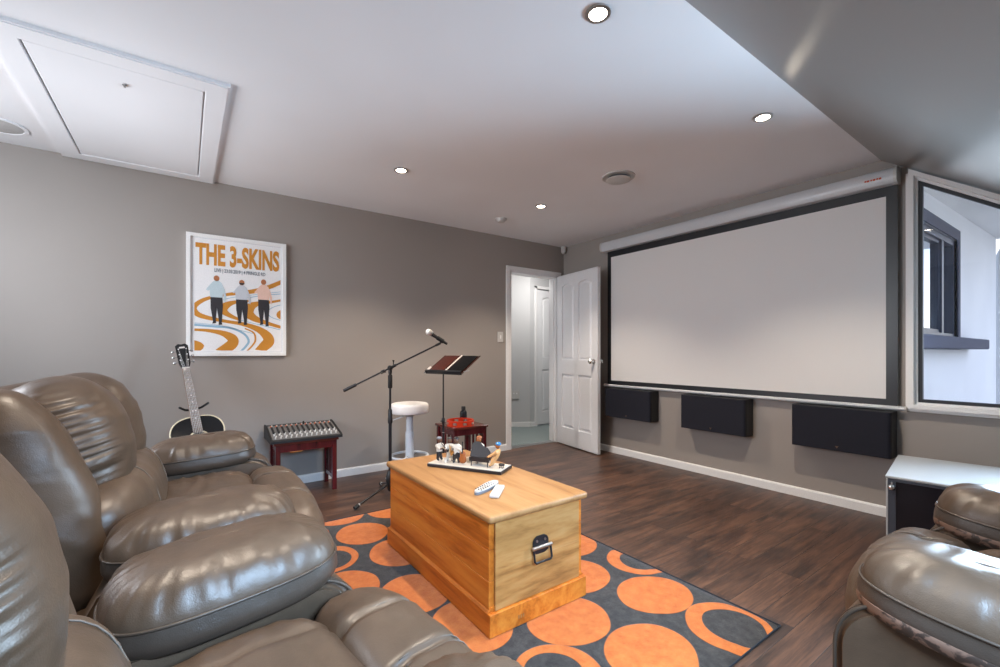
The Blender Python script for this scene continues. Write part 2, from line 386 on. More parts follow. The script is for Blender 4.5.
def skin_mesh(verts, edges, radii, sub=1):
    me = bpy.data.meshes.new('s'); me.from_pydata(verts, edges, []); o = bpy.data.objects.new('s', me); C.objects.link(o)
    md = o.modifiers.new('Skin', 'SKIN'); md.use_smooth_shade = True
    for i, r in enumerate(radii): me.skin_vertices[0].data[i].radius = (r, r)
    me.skin_vertices[0].data[0].use_root = True
    sb = o.modifiers.new('Sub', 'SUBSURF'); sb.levels = sub; sb.render_levels = sub
    dg = bpy.context.evaluated_depsgraph_get(); m2 = bpy.data.meshes.new_from_object(o.evaluated_get(dg))
    bm = B(); bm.from_mesh(m2); bpy.data.objects.remove(o); bpy.data.meshes.remove(me); bpy.data.meshes.remove(m2); return bm

# ------------------------------------------------------------------ the room
T = .14
b = B(); box(b, XR-T, XW+T, YK-T, YW+.06, -.1, 0); struct(obj('floor', b, M['floor']))
b = B(); box(b, XR-T, XW+T, YH, YW+.1, HC, HC+.1); struct(obj('ceiling', b, M['ceiling']))
SKY = (.15, 1.15, -.85, -.15)      # roof window added out of view for extra brightness: x0 x1 y0 y1
def slab(bm, x0, x1, y0, y1, t=.12):
    prism(bm, [(y0, slope(y0)), (y1, slope(y1)), (y1, slope(y1)+t), (y0, slope(y0)+t)], 'x', x0, x1)
b = B(); slab(b, XR-T, SKY[0], YK-.2, YH); slab(b, SKY[1], XW+.45, YK-.2, YH); slab(b, SKY[0], SKY[1], YK-.2, SKY[2]); slab(b, SKY[0], SKY[1], SKY[3], YH)
struct(obj('ceiling_slope', b, M['slope']))
# poster wall with the doorway
DX0, DX1, DZ = 2.985, 3.72, 2.03
b = B(); prism(b, [(XR-T,0),(DX0,0),(DX0,DZ),(DX1,DZ),(DX1,0),(XW+T,0),(XW+T,HC),(XR-T,HC)], 'y', YW, YW+.11); struct(obj('wall_left', b, M['wall']))
# screen wall with the raked window
WY0, WY1, WZ = -.75, .772, .745
WP = [(WY1, WZ), (WY1, slope(WY1)-.012), (WY0, slope(WY0)-.012), (WY0, WZ)]
b = B(); prism(b, [(YW,0),(YW,HC),(YH,HC),(WY1,slope(WY1)),(WY1,WZ),(WY0,WZ),(WY0,slope(WY0)),(YK,slope(YK)),(YK,0)], 'x', XW, XW+T); struct(obj('wall_right', b, M['wall']))
b = B(); box(b, XR-T, XW, YK-T, YK, 0, slope(YK)+.05); struct(obj('wall_knee', b, M['wall']))
RW = (2.15, 3.6, .85, 2.15)          # window added in the unseen rear wall to let in fill light: y0 y1 z0 z1
b = B(); prism(b, [(YW,0),(YW,RW[2]),(RW[0],RW[2]),(RW[0],RW[3]),(YW-.0,RW[3]),(YW,HC),(YH,HC),(YK,slope(YK)),(YK,0)], 'x', XR-T, XR)
box(b, XR-T, XR, RW[1], YW, RW[2], RW[3]); struct(obj('wall_rear', b, M['wall']))
# window frames: white liner, white sash, dark gasket, glass
def window(name, poly, axis, a, inward, gl=True):
    s = inward
    b = B(); ring_prism(b, poly, inset(poly, .026), axis, a-s*.02, a+s*.075, 0)
    p2 = inset(poly, .026); ring_prism(b, p2, inset(p2, .014), axis, a+s*.0, a+s*.045, 0)
    o = struct(obj(name, b, M['white']))
    p3 = inset(poly, .040); b = B(); ring_prism(b, p3, inset(p3, .02), axis, a+s*.0, a+s*.032); obj('gasket', b, M['gasket'], o)
    p4 = inset(poly, .056); b = B(); prism(b, p4, axis, a+s*.010, a+s*.016); obj('glass_pane', b, M['glass'], o)
    return o
window('window_1', WP, 'x', XW+.02, -1)
b = B(); box(b, XW-.03, XW+.03, WY0-.02, WY1+.0, WZ-.022, WZ-.001, .004); box(b, XW-.02, XW+.0, WY1-.001, WY1+.02, WZ-.02, slope(WY1)-.03, .003); struct(obj('trim_window', b, M['white']))
window('added_rear_window', rect(RW[0], RW[1], RW[2], RW[3]), 'x', XR-.05, 1)  # added opening behind the camera's view, serves the fill lamp
w = window('added_roof_window', rect(SKY[0], SKY[1], 0, (SKY[3]-SKY[2])*math.hypot(1,KS)), 'z', 0, -1)  # added rooflight, unseen, serves the fill lamp above it
w.location = (0, SKY[2], slope(SKY[2])+.06); w.rotation_euler = (math.atan(KS), 0, 0)
# skirting boards
def skirt(name, pts_axis, a0, a1, c, s):
    b = B(); pr = [(0,0),(.014,0),(.014,.058),(.009,.068),(0,.07)]
    if pts_axis == 'x': prism(b, [(c+s*q[0], q[1]) for q in pr], 'x', a0, a1)
    else: prism(b, [(c+s*q[0], q[1]) for q in pr], 'y', a0, a1)
    return struct(obj(name, b, M['white']))
skirt('baseboard_left', 'x', XR, 2.935, YW, -1); skirt('baseboard_right', 'y', YK, YW, XW, -1); skirt('baseboard_rear', 'y', YK, YW, XR, 1); skirt('baseboard_knee', 'x', XR, XW, YK, 1)
# door casing and jambs
b = B()
for z0, z1, x0, x1 in ((0, DZ+.045, DX0-.05, DX0-.0), (0, DZ+.045, DX1, DX1+.05)): box(b, x0, x1, YW-.018, YW, z0, z1, .004)
box(b, DX0-.05, DX1+.05, YW-.019, YW, DZ, DZ+.047, .004)
box(b, DX0-.05, DX1+.05, YW-.024, YW, DZ+.036, DZ+.049, .003)
box(b, DX0, DX0+.022, YW-.012, YW+.12, 0, DZ); box(b, DX1-.022, DX1, YW-.012, YW+.12, 0, DZ); box(b, DX0, DX1, YW-.012, YW+.12, DZ-.022, DZ)
box(b, DX0+.02, DX0+.034, YW+.03, YW+.075, 0, DZ-.02); box(b, DX1-.034, DX1-.02, YW+.03, YW+.075, 0, DZ-.02)
o = struct(obj('trim_door', b, M['white']))
b = B(); box(b, DX0+.0215, DX0+.0235, YW-.002, YW+.022, .985, 1.045, 0); obj('strike_plate', b, M['chrome'], o)
b = B(); box(b, DX0-.0, DX1, YW+.0, YW+.10, 0, .006, .002); struct(obj('trim_threshold', b, M['steel']))
# panelled doors
def arch(x0, x1, z0, z1, rise, n=12):
    return [(x0,z0),(x1,z0)]+[(x1+(x0-x1)*i/n, z1-rise+rise*math.sin(PI*i/n)**.9) for i in range(n+1)]
def panel_door(bm, W, H, t):
    """leaf standing on z=0, from x=0 (hinge) to x=W, centred on y=0"""
    st, mu, br, lr, tr = .105, .09, .20, .17, .115; r = .017
    box(bm, .02, W-.02, -t/2+r, t/2-r, .02, H-.02)
    zl0, zl1 = .83, .83+lr; ztop = H-tr
    for s in (-1, 1):
        y0, y1 = (t/2-r, t/2) if s > 0 else (-t/2, -t/2+r)
        for x0, x1 in ((0, st), (W-st, W), (W/2-mu/2, W/2+mu/2)): box(bm, x0, x1, y0, y1, 0, H, .002, seg=1)
        box(bm, st-.001, W-st+.001, y0, y1, 0, br, .002, seg=1); box(bm, st-.001, W-st+.001, y0, y1, zl0, zl1, .002, seg=1)
        for x0, x1 in ((st, W/2-mu/2), (W/2+mu/2, W-st)):
            n = 12; pts = [(x0,H-.001),(x1,H-.001)]+[(x1+(x0-x1)*i/n, ztop+ .028*math.sin(PI*i/n)-.02) for i in range(n+1)]
            prism(bm, pts, 'y', y0, y1)
            for z0, z1, rise in ((br, zl0, 0.0), (zl1, ztop-.02, .028)):
                m1, m2 = .016, .036; yi = t/2-r if s > 0 else -t/2+r; yo = yi+s*.012
                A = arch(x0+m1, x1-m1, z0+m1, z1-m1+rise, rise); A2 = arch(x0+m2, x1-m2, z0+m2, z1-m2+rise, rise)
                lo = [bm.verts.new((p[0], yi, p[1])) for p in A]; hi = [bm.verts.new((p[0], yo, p[1])) for p in A2]; k = len(A)
                fs = [bm.faces.new(hi)]+[bm.faces.new((lo[i], lo[(i+1)%k], hi[(i+1)%k], hi[i])) for i in range(k)]
                bmesh.ops.recalc_face_normals(bm, faces=fs)
    box(bm, 0, .012, -t/2, t/2, 0, H); box(bm, W-.012, W, -t/2, t/2, 0, H); box(bm, 0, W, -t/2, t/2, H-.012, H); box(bm, 0, W, -t/2, t/2, 0, .012)
def door_knob(bm, x, z, s, y):
    m = Matrix.Translation((x, y, z)) @ Matrix.Rotation(-s*PI/2, 4, 'X')
    lathe(bm, [(.0,0),(.028,0),(.028,.006),(.012,.010),(.010,.030),(.020,.038),(.027,.050),(.027,.060),(.018,.070),(0,.072)], 24, mat=m)
b = B(); panel_door(b, .765, 2.005, .036); d1 = struct(obj('door_1', b, M['door']))
d1.location = (3.702, YW-.035, .012); d1.rotation_euler = (0, 0, math.atan2(-.989, -.148))
for s in (-1, 1):
    b = B(); door_knob(b, .705, .99, s, s*.018); obj('knob', b, M['chrome'], d1, True)
for z in (.2, 1.0, 1.78):
    b = B(); lathe(b, [(.006,-.045),(.006,.045)], 10, (-.006, .018, z)); box(b, -.004, .03, .0175, .0195, z-.045, z+.045); obj('hinge', b, M['steel'], d1)
# hallway beyond the door
b = B(); box(b, 1.6, 6.0, YW+.1, 7.2, -.1, .004); struct(obj('floor_hall', b, M['carpet']))
b = B(); box(b, 1.6, 6.0, YW+.11, 7.2, HC, HC+.1); struct(obj('ceiling_hall', b, M['ceiling']))
b = B(); prism(b, [(4.12,5.0),(2.15,6.642),(2.23,6.735),(4.2,5.09)], 'z', 0, HC); struct(obj('wall_hall', b, M['hallwall']))
b = B(); prism(b, [(4.12,5.0),(4.215,4.997),(4.215,5.1),(4.16,5.1)], 'z', 0, HC); box(b, 4.215, 5.02, 4.997, 5.1, 2.045, HC); box(b, 5.02, 6, 4.997, 5.1, 0, HC); struct(obj('wall_passage', b, M['hallwall']))
b = B(); box(b, 5.2, 5.3, YW+.0, 5.0, 0, HC); box(b, XW+T, 5.3, YW+.0, YW+.11, 0, HC); box(b, 1.6, 1.7, YW+.1, 7.2, 0, HC); box(b, 1.6, 3.6, 6.6, 6.7, 0, HC); struct(obj('wall_hall_end', b, M['hallwall']))
b = B(); prism(b, [(4.12,5.0),(2.15,6.642),(2.141,6.631),(4.111,4.989)], 'z', 0, .07); prism(b, [(4.12,5.0),(4.215,4.997),(4.215,4.984),(4.118,4.986)], 'z', 0, .07); struct(obj('baseboard_hall', b, M['white']))
b = B(); box(b, 4.205, 4.25, 4.98, 5.1, 0, 2.085, .004); box(b, 4.985, 5.03, 4.98, 5.1, 0, 2.085, .004); box(b, 4.205, 5.03, 4.98, 5.1, 2.04, 2.085, .004); struct(obj('trim_passage', b, M['white']))
b = B(); panel_door(b, .735, 2.025, .036); d2 = struct(obj('door_2', b, M['door'])); d2.location = (4.25, 5.012, .012)
for z in (.22, 1.02, 1.8):
    b = B(); lathe(b, [(.007,-.05),(.007,.05)], 10, (-.002, -.022, z)); obj('hinge', b, M['steel'], d2)
b = B(); door_knob(b, .67, .99, -1, -.018); obj('knob', b, M['chrome'], d2, True)

# ------------------------------------------------------------------ outside, seen through the raked window
EY = 1.0
ew = (4.55, 6.84, 1.24, 2.32)      # exterior window x0 x1 z0 z1 (its left end is hidden)
b = B(); prism(b, [(XW+T,-.6),(9.55,-.6),(9.55,2.755),(XW+T,2.49)], 'y', EY+.12, EY+.3)
for x0, x1, pts in ((0,0,[(XW+T,-.6),(ew[0],-.6),(ew[0],2.518),(XW+T,2.49)]), (0,0,[(ew[1],-.6),(9.55,-.6),(9.55,2.755),(ew[1],2.626)]), (0,0,[(ew[0],-.6),(ew[1],-.6),(ew[1],ew[2]),(ew[0],ew[2])]), (0,0,[(ew[0],ew[3]-.06),(ew[1],ew[3]),(ew[1],2.626),(ew[0],2.518)])):
    prism(b, pts, 'y', EY, EY+.12)
struct(obj('wall_outside', b, M['extwall']))
b = B(); prism(b, [(XW+T,2.49),(9.75,2.767),(9.75,2.85),(XW+T,2.57)], 'y', -.42, EY+.3); struct(obj('ceiling_soffit', b, M['soffit']))
b = B(); prism(b, [(XW+.5,2.50),(9.8,2.757),(9.8,2.95),(XW+.5,2.67)], 'y', -.46, -.42); struct(obj('trim_fascia', b, M['soffit']))
for i, x in enumerate((5.75, 6.35)):
    zz = 2.49+(x-XW-T)*(2.767-2.49)/(9.75-XW-T)
    b = B(); box(b, -.14, .14, -.05, .05, -.01, .012, .003)
    for k in range(6): box(b, -.13+k*.045, -.115+k*.045, -.04, .04, -.014, -.009)
    o = tag(obj('soffit_vent', b, M['vent']), ('beige soffit vent nearer the house corner outside the raked window', 'beige soffit vent farther along the soffit, above the outside window end')[i], 'vent', 'soffit vents')
    o.location = (x, .55, zz); o.rotation_euler = (0, -math.atan(.047), 0)
b = B(); P = [(ew[0],ew[2]),(ew[1],ew[2]),(ew[1],ew[3]),(ew[0],ew[3]-.06)]
ring_prism(b, P, inset(P, .06), 'y', EY+.02, EY+.10); box(b, 6.28, 6.36, EY+.025, EY+.095, ew[2], ew[3]-.02)
ew_o = struct(obj('window_4', b, M['extdark']))
b = B(); ring_prism(b, [(4.7,1.3),(6.29,1.3),(6.29,2.25),(4.7,2.2)], inset([(4.7,1.3),(6.29,1.3),(6.29,2.25),(4.7,2.2)], .035), 'y', EY+.045, EY+.075); obj('sash', b, M['extdark'], ew_o)
b = B(); prism(b, inset(P, .04), 'y', EY+.07, EY+.076); obj('glass_pane', b, M['mirrorglass'], ew_o)
b = B(); ring_prism(b, inset(P,-.11), P, 'y', EY-.012, EY+.02); obj('reveal', b, M['extsill'], ew_o)
b = B(); box(b, 4.3, 7.46, EY-.17, EY+.02, 1.135, 1.245, .012); obj('sill', b, M['extsill'], ew_o)
b = B(); tube(b, [(9.62, EY-.03, -.6), (9.62, EY-.03, 2.5), (9.62, EY-.12, 2.72)], .045, 12); o = tag(obj('downpipe', b, M['whitemetal'], None, True), 'white downpipe at the far end of the outside wall', 'downpipe')
b = B(); box(b, XW+T, 30, -25, 25, -.75, -.6); struct(obj('ground_outside', b, M['ground']))

# ------------------------------------------------------------------ ceiling fittings
def ctube(bm, r0, r1, z0, z1, n=40):  ring_prism(bm, [(r1*math.cos(2*PI*i/n), r1*math.sin(2*PI*i/n)) for i in range(n)], [(r0*math.cos(2*PI*i/n), r0*math.sin(2*PI*i/n)) for i in range(n)], 'z', z0, z1)
h = thing('attic_hatch', 'white square attic hatch set in the ceiling above the poster', 'hatch', (-.235, 3.235, HC))
b = B(); O_ = rect(-.415, .415, -.75, .752); I_ = rect(-.315, .315, -.64, .64)
ring_prism(b, O_, I_, 'z', -.016, 0); ring_prism(b, inset(O_,.010), inset(I_,-.004), 'z', -.020, -.016); obj('hatch_frame', b, M['ceiling'], h)
b = B(); box(b, -.309, .309, -.634, .634, -.017, -.003, .003); obj('hatch_panel', b, M['ceiling'], h)
b = B(); box(b, -.004, .004, -.50, -.47, -.025, -.016, .001); lathe(b, [(.009,-.020),(.009,-.016)], 14, (0,-.485,0)); obj('latch', b, M['steel'], h)
spots = [(1.28, 1.146, 'bright recessed downlight nearest the camera at the top of the photo'), (2.585, 1.126, 'recessed downlight near the screen wall beside the sloped ceiling edge'),
         (1.248, 2.952, 'recessed downlight above the microphone stand, between hatch and smoke detector'), (2.566, 2.96, 'recessed downlight nearest the open door and smoke detector')]
for i, (x, y, lab) in enumerate(spots):
    t = thing('downlight', lab, 'downlight', (x, y, HC), 0, 'recessed ceiling downlights')
    b = B(); lathe(b, [(.036,-.004),(.044,-.007),(.050,-.003),(.050,0)], 32); 
    b.free(); b = B(); ctube(b, .034, .048, -.006, 0, 32); obj('bezel', b, M['steel'], t, True)
    b = B(); lathe(b, [(0,-.003),(.03,-.003),(.034,-.001),(.034,0)], 24); obj('lens', b, M['lamp'], t)
t = thing('ceiling_speaker', 'flush round grey speaker grille in the ceiling left of the hatch', 'speaker', (-.87, 3.70, HC))
b = B(); ctube(b, .108, .125, -.006, 0); obj('bezel', b, M['ceiling'], t)
b = B(); lathe(b, [(0,-.005),(.10,-.004),(.108,-.001),(.108,0)], 40); obj('grille', b, simple('grille_grey', srgb(196,194,192), .6, grain=.6, gscale=600), t, True)
t = thing('ceiling_vent', 'round white air vent with dropped disc, in the ceiling above the screen', 'vent', (2.60, 2.13, HC))
b = B(); ctube(b, .075, .118, -.008, 0); obj('collar', b, M['plastic'], t)
b = B(); lathe(b, [(0,-.034),(.07,-.033),(.088,-.028),(.09,-.024),(.07,-.022),(0,-.022)], 40); obj('disc', b, M['plastic'], t, True)
b = B(); lathe(b, [(.012,-.024),(.012,-.001)], 12); lathe(b, [(0.0,-.004),(.074,-.004),(.074,-.001)], 30); obj('throat', b, M['greyplastic'], t)
t = thing('smoke_detector', 'small white smoke detector on the ceiling before the doorway', 'smoke detector', (2.50, 3.475, HC))
b = B(); lathe(b, [(.055,-.012),(.058,0)], 30); obj('base', b, M['plastic'], t, True)
b = B(); lathe(b, [(0,-.036),(.03,-.034),(.042,-.026),(.046,-.012)], 30); obj('cover', b, M['plastic'], t, True)
t = thing('motion_sensor', 'small white motion sensor in the ceiling corner above the door', 'sensor', (XW-.05, YW-.05, HC))
b = B(); lathe(b, [(0,-.095),(.016,-.09),(.026,-.078),(.03,-.06),(.03,-.012),(.036,-.008),(.036,0)], 24); obj('housing', b, M['plastic'], t, True)
b = B(); box(b, -.034, -.026, -.012, .012, -.07, -.04, .003); obj('lens', b, M['sheet'], t)
# switch and hall outlet
t = thing('light_switch', 'white light switch on the grey wall beside the doorway', 'switch', (2.857, YW, 1.272))
b = B(); box(b, -.036, .036, -.010, 0, -.058, .058, .003); obj('plate', b, M['plastic'], t)
b = B(); box(b, -.009, .009, -.015, -.009, -.02, .02, .003); obj('rocker', b, M['white'], t)
t = thing('wall_outlet', 'white power outlet low on the hallway wall seen through the doorway', 'outlet', (3.955, 5.137, .47), math.radians(-39.8))
b = B(); box(b, -.06, .06, -.012, 0, -.06, .06, .003); obj('plate', b, M['plastic'], t)
for x in (-.03, .012):
    b = B(); box(b, x, x+.018, -.016, -.011, .012, .034, .002); obj('rocker', b, M['white'], t)

# ------------------------------------------------------------------ projection screen
sc = thing('projector_screen', 'large wall mounted projection screen with black border and white case', 'projection screen', (XW, 2.06, 0))
b = B()
case = [(-.005,2.210),(-.05,2.203),(-.085,2.210),(-.098,2.235),(-.100,2.272),(-.092,2.300),(-.075,2.311),(-.005,2.313)]
prism(b, case, 'y', -1.225, 1.235); obj('case', b, M['whitemetal'], sc, True, 50)
for s in (-1, 1):
    b = B(); prism(b, [(p[0]*1.06, 2.26+(p[1]-2.26)*1.03) for p in case], 'y', *((1.235, 1.255) if s > 0 else (-1.242, -1.225))); obj('end_cap', b, M['plastic'], sc, True, 50)
b = B(); box(b, -.040, -.038, -1.235, 1.195, .735, 2.225); obj('border', b, M['screenblack'], sc)
b = B(); box(b, -.0415, -.0402, -1.175, 1.145, .795, 2.14); obj('viewing_fabric', b, M['fabric'], sc)
b = B(); tube(b, [(-.039,-1.27,.738),(-.039,1.23,.738)], .0145, 16); obj('bottom_bar', b, M['whitemetal'], sc, True, 60)
for s in (-1, 1):
    b = B(); tube(b, [(-.039, -1.278 if s<0 else 1.226, .738), (-.039, -1.266 if s<0 else 1.238, .738)], .0165, 16); obj('bar_end', b, M['plastic'], sc, True, 60)
b = B(); box(b, -.056, -.034, -.08, .06, .722, .732, .003); obj('pull_grip', b, M['greyplastic'], sc)
b = B()
for k, w in enumerate((.012,.010,.012,.010,.013,.010)): box(b, -.1012, -.0985, -1.165+k*.0155, -1.165+k*.0155+w, 2.246+(.002 if k%2 else 0), 2.258)
obj('maker_mark', b, simple('orange_red_print', srgb(208,88,48), .5), sc)

# ------------------------------------------------------------------ three wall speakers
SPX = .14
def rounded(x0, x1, y0, y1, r, n=6):
    out = []
    for cx, cy, a0 in ((x1-r,y1-r,0),(x0+r,y1-r,90),(x0+r,y0+r,180),(x1-r,y0+r,270)):
        for i in range(n+1):
            a = math.radians(a0+90*i/n); out.append((cx+r*math.cos(a), cy+r*math.sin(a)))
    return out
def speaker():
    t = thing('wall_speaker', '', 'speaker', (0,0,0), 0, 'black speakers under the screen')
    hw = .288
    b = B(); prism(b, [(0,-hw),(0,hw),(-SPX+.03,hw),(-SPX+.012,hw-.006),(-SPX+.012,-hw+.006),(-SPX+.03,-hw)], 'z', -.151, .151); obj('cabinet', b, M['black'], t)
    b = B(); n = 8; pts = [(-SPX+.02, hw-.004)]+[(-SPX+.018-.018*math.sin(PI/2*i/n), hw-.004-.022*(1-math.cos(PI/2*i/n))) for i in range(n+1)]
    pts = pts+[(x, -y) for x, y in pts[::-1]]
    prism(b, pts, 'z', -.1475, .1475); obj('grille', b, M['cloth_black'], t, True, 40)
    b = B(); box(b, -SPX-.0025, -SPX+.001, -.009, .009, -.118, -.114, .001); box(b, -SPX-.0025, -SPX+.001, -.003, .003, -.128, -.117, .001); box(b, -SPX-.0025, -SPX+.001, -.006, .006, -.1225, -.1185, .001); obj('badge', b, simple('badge_bronze', srgb(120,96,76), .4, .8), t)
    return t
s0 = speaker()
for i, (y, lab) in enumerate(((2.928, 'black wall speaker nearest the open door, under the screen'), (2.032, 'middle black wall speaker under the screen centre'), (1.126, 'black wall speaker nearest the window, above the small cabinet'))):
    s = s0 if i == 0 else dup(s0); s.location = (XW, y, .565); s['label'] = lab

# ------------------------------------------------------------------ poster
pw, ph = .67, .915; px0, pz0 = .006, 1.076
po = thing('poster', 'white framed band poster with three walking men on the grey wall', 'poster', (px0, YW, pz0))
b = B(); ring_prism(b, rect(0,pw,0,ph), rect(.026,pw-.026,.026,ph-.026), 'y', -.026, -.001); obj('frame', b, M['frame'], po)
b = B(); box(b, .02, pw-.02, -.016, -.002, .02, ph-.02); art = obj('print', b, M['paper'], po)
ax0, ax1, az0, az1 = .075*pw, .94*pw, .045*ph, .935*ph
def U(u, v): return (min(max(u*pw, ax0), ax1), min(max(v*ph, az0), az1))
b = B()
ring_prism(b, rect(ax0-.012,ax1+.012,az0-.012,az1+.03), rect(ax0-.008,ax1+.008,az0-.008,az1+.026), 'y', -.0165, -.0158); obj('border_line', b, simple('poster_border', srgb(214,216,220), .6), art)
def ribbon(bm, pts, w, y):
    """pts in poster units (u, v, width factor)"""
    q = spline([(p[0]*pw, p[1]*ph, p[2] if len(p) > 2 else 1) for p in pts], 12); prev = None
    for i, p in enumerate(q):
        t = (q[min(i+1,len(q)-1)]-q[max(i-1,0)]); t = Vector((t.x, t.y)); t.normalize(); n = Vector((-t.y, t.x))*w*p.z/2
        a, c = Vector((p.x, p.y))+n, Vector((p.x, p.y))-n
        cl = lambda v: (min(max(v.x, ax0), ax1), y, min(max(v.y, az0), az1))
        cur = (bm.verts.new(cl(a)), bm.verts.new(cl(c)))
        if prev:
            f = bm.faces.new((prev[0], prev[1], cur[1], cur[0]))
        prev = cur
    bmesh.ops.recalc_face_normals(bm, faces=bm.faces)
b = B()
ribbon(b, [(.96,.665,.9),(.84,.615,1),(.68,.565,1),(.5,.535,.8),(.3,.50,.6),(.16,.46,.8),(.075,.40,1),(.10,.345,1.1),(.2,.315,.9),(.38,.29,.7),(.55,.27,.9),(.70,.23,1.4),(.79,.175,2.1),(.81,.125,2.4),(.76,.08,2.2),(.70,.03,1.9)], .034, -.0164)
ribbon(b, [(.97,.50,.5),(.84,.475,.6),(.70,.455,1.0),(.62,.42,1.9),(.60,.37,2.1),(.66,.325,1.5),(.78,.29,.9),(.96,.25,.7)], .034, -.0165)
ribbon(b, [(.62,.475,.4),(.46,.455,.8),(.37,.42,1.5),(.35,.38,1.5),(.40,.345,1.0),(.5,.31,.6)], .034, -.0166)
ribbon(b, [(.05,.215,.5),(.2,.21,.7),(.34,.19,1.2),(.43,.15,2.0),(.44,.11,2.2),(.39,.07,2.2),(.30,.02,2.0)], .034, -.0164)
ribbon(b, [(.56,.235,.5),(.65,.20,.6),(.67,.14,.65),(.64,.09,.6),(.57,.03,.5)], .02, -.0164)
ribbon(b, [(.05,.075,5.2),(.10,.079,4.2),(.145,.083,2.4),(.165,.085,.2)], .02, -.0164)
ribbon(b, [(.98,.365,4.5),(.935,.365,3.6),(.905,.365,2.0),(.895,.365,.3)], .02, -.0163)
obj('ochre_swirls', b, M['ochre'], art)
b = B()
ribbon(b, [(.05,.255),(.25,.245),(.42,.235),(.55,.19),(.60,.13),(.57,.08),(.50,.02)], .016, -.0163)
ribbon(b, [(.05,.27),(.3,.255),(.5,.22),(.66,.19)], .004, -.0163)
ribbon(b, [(.97,.575),(.8,.55),(.6,.52),(.42,.49),(.32,.46)], .004, -.0162); ribbon(b, [(.97,.555),(.8,.535),(.62,.505),(.5,.48)], .006, -.0162)
ribbon(b, [(.97,.46),(.86,.43),(.80,.385),(.84,.34),(.97,.31)], .005, -.0162); ribbon(b, [(.97,.225),(.8,.255),(.6,.29),(.45,.32)], .005, -.0162)
obj('blue_swirls', b, M['ltblue'], art)
bt = fit_text(text_mesh('THE 3-SKINS', .1, .0038), .085*pw, .925*pw, .747*ph, .928*ph)
bmesh.ops.transform(bt, matrix=Matrix.Translation((0,-.0168,0)) @ Matrix.Rotation(PI/2, 4, 'X'), verts=bt.verts); obj('title_lettering', bt, M['ochre'], art)
bt = fit_text(text_mesh('LIVE | 23.03.2019 | 4 PRINGLE RD', .03, .0006), .262*pw, .775*pw, .688*ph, .728*ph)
bmesh.ops.transform(bt, matrix=Matrix.Translation((0,-.0168,0)) @ Matrix.Rotation(PI/2, 4, 'X'), verts=bt.verts); obj('date_lettering', bt, M['inkgrey'], art)
def walker(u, vhead, vsh, vwaist, vfoot, shirt, bald, lean):
    t = obj('printed_man', (lambda b: (prism(b, [(pw*(u+x), ph*z) for x, z in
        [(-.045,vsh-.008),(-.02,vsh+.012),(.02,vsh+.012),(.05,vsh-.008),(.078,vsh-.06),(.092,vwaist+.02),(.088,vwaist-.035),(.072,vwaist-.03),(.064,vwaist+.04),(.058,vwaist),(-.06,vwaist),(-.066,vwaist+.06),(-.08,vwaist+.05),(-.1,vwaist+.06),(-.085,vsh-.05)]], 'y', -.0176, -.0168), b)[1])(B()), shirt, art)
    b = B(); m = pw
    prism(b, [(pw*(u+x), ph*z) for x, z in [(-.058,vwaist),(.056,vwaist),(.062,vwaist-.07),(.05,vfoot+.02),(.056,vfoot),(.02,vfoot-.004),(.022,vfoot+.03),(.004,vwaist-.085),(-.008,vfoot+.04),(-.004,vfoot+.012),(-.04,vfoot+.006),(-.034,vfoot+.03),(-.056,vwaist-.09)]], 'y', -.0175, -.0168); obj('trousers', b, M['inkdark'], t)
    b = B(); prism(b, [(pw*u+.0185*math.cos(a)+.0, ph*vhead+.022*math.sin(a)) for a in [2*PI*k/18 for k in range(18)]], 'y', -.0176, -.0168); obj('head', b, M['skin'], t)
    if bald:
        b = B(); prism(b, [(pw*u+.0187*math.cos(a), ph*vhead+.006+.016*math.sin(a)-.008) for a in [PI+PI*k/12 for k in range(13)]], 'y', -.0178, -.0176); obj('hair', b, M['inkdark'], t)
walker(.282,.645,.615,.487,.262, M['shirtblue'], False, 0); walker(.53,.625,.592,.480,.268, M['shirtgrey'], True, 0); walker(.756,.645,.612,.49,.262, M['shirtpink'], False, 0)
# ------------------------------------------------------------------ leather recliners
def wr1(t, seed, f=9.0):
    """ruching: sharp folds along one coordinate"""
    a = noise.noise(Vector((t*f, seed*3.7, 0))); c = noise.noise(Vector((t*f*2.1+5, seed*1.3, 2)))
    return -abs(a)*1.0+.35*c
def folds(co, seed, s=7.0, stretch=(1,1,1)):
    v = Vector((co.x*stretch[0], co.y*stretch[1], co.z*stretch[2]))*s+Vector((seed*9.1, seed*2.3, seed))
    w = Vector((fbm(v*.6), fbm(v*.6+Vector((3,1,7))), 0))
    return 1-2*abs(noise.noise(v+w*.8))
def stadium(Lh, W, n=64, k=2.6):
    """outline (x, y, nx, ny) of a long rounded pad: half length Lh, half width W"""
    out = []
    for i in range(n):
        a = 2*PI*i/n; ca, sa = math.cos(a), math.sin(a); s = (abs(ca)**k+abs(sa)**k)**(-1/k)
        out.append((Lh*ca*s, W*sa*s))
    return out
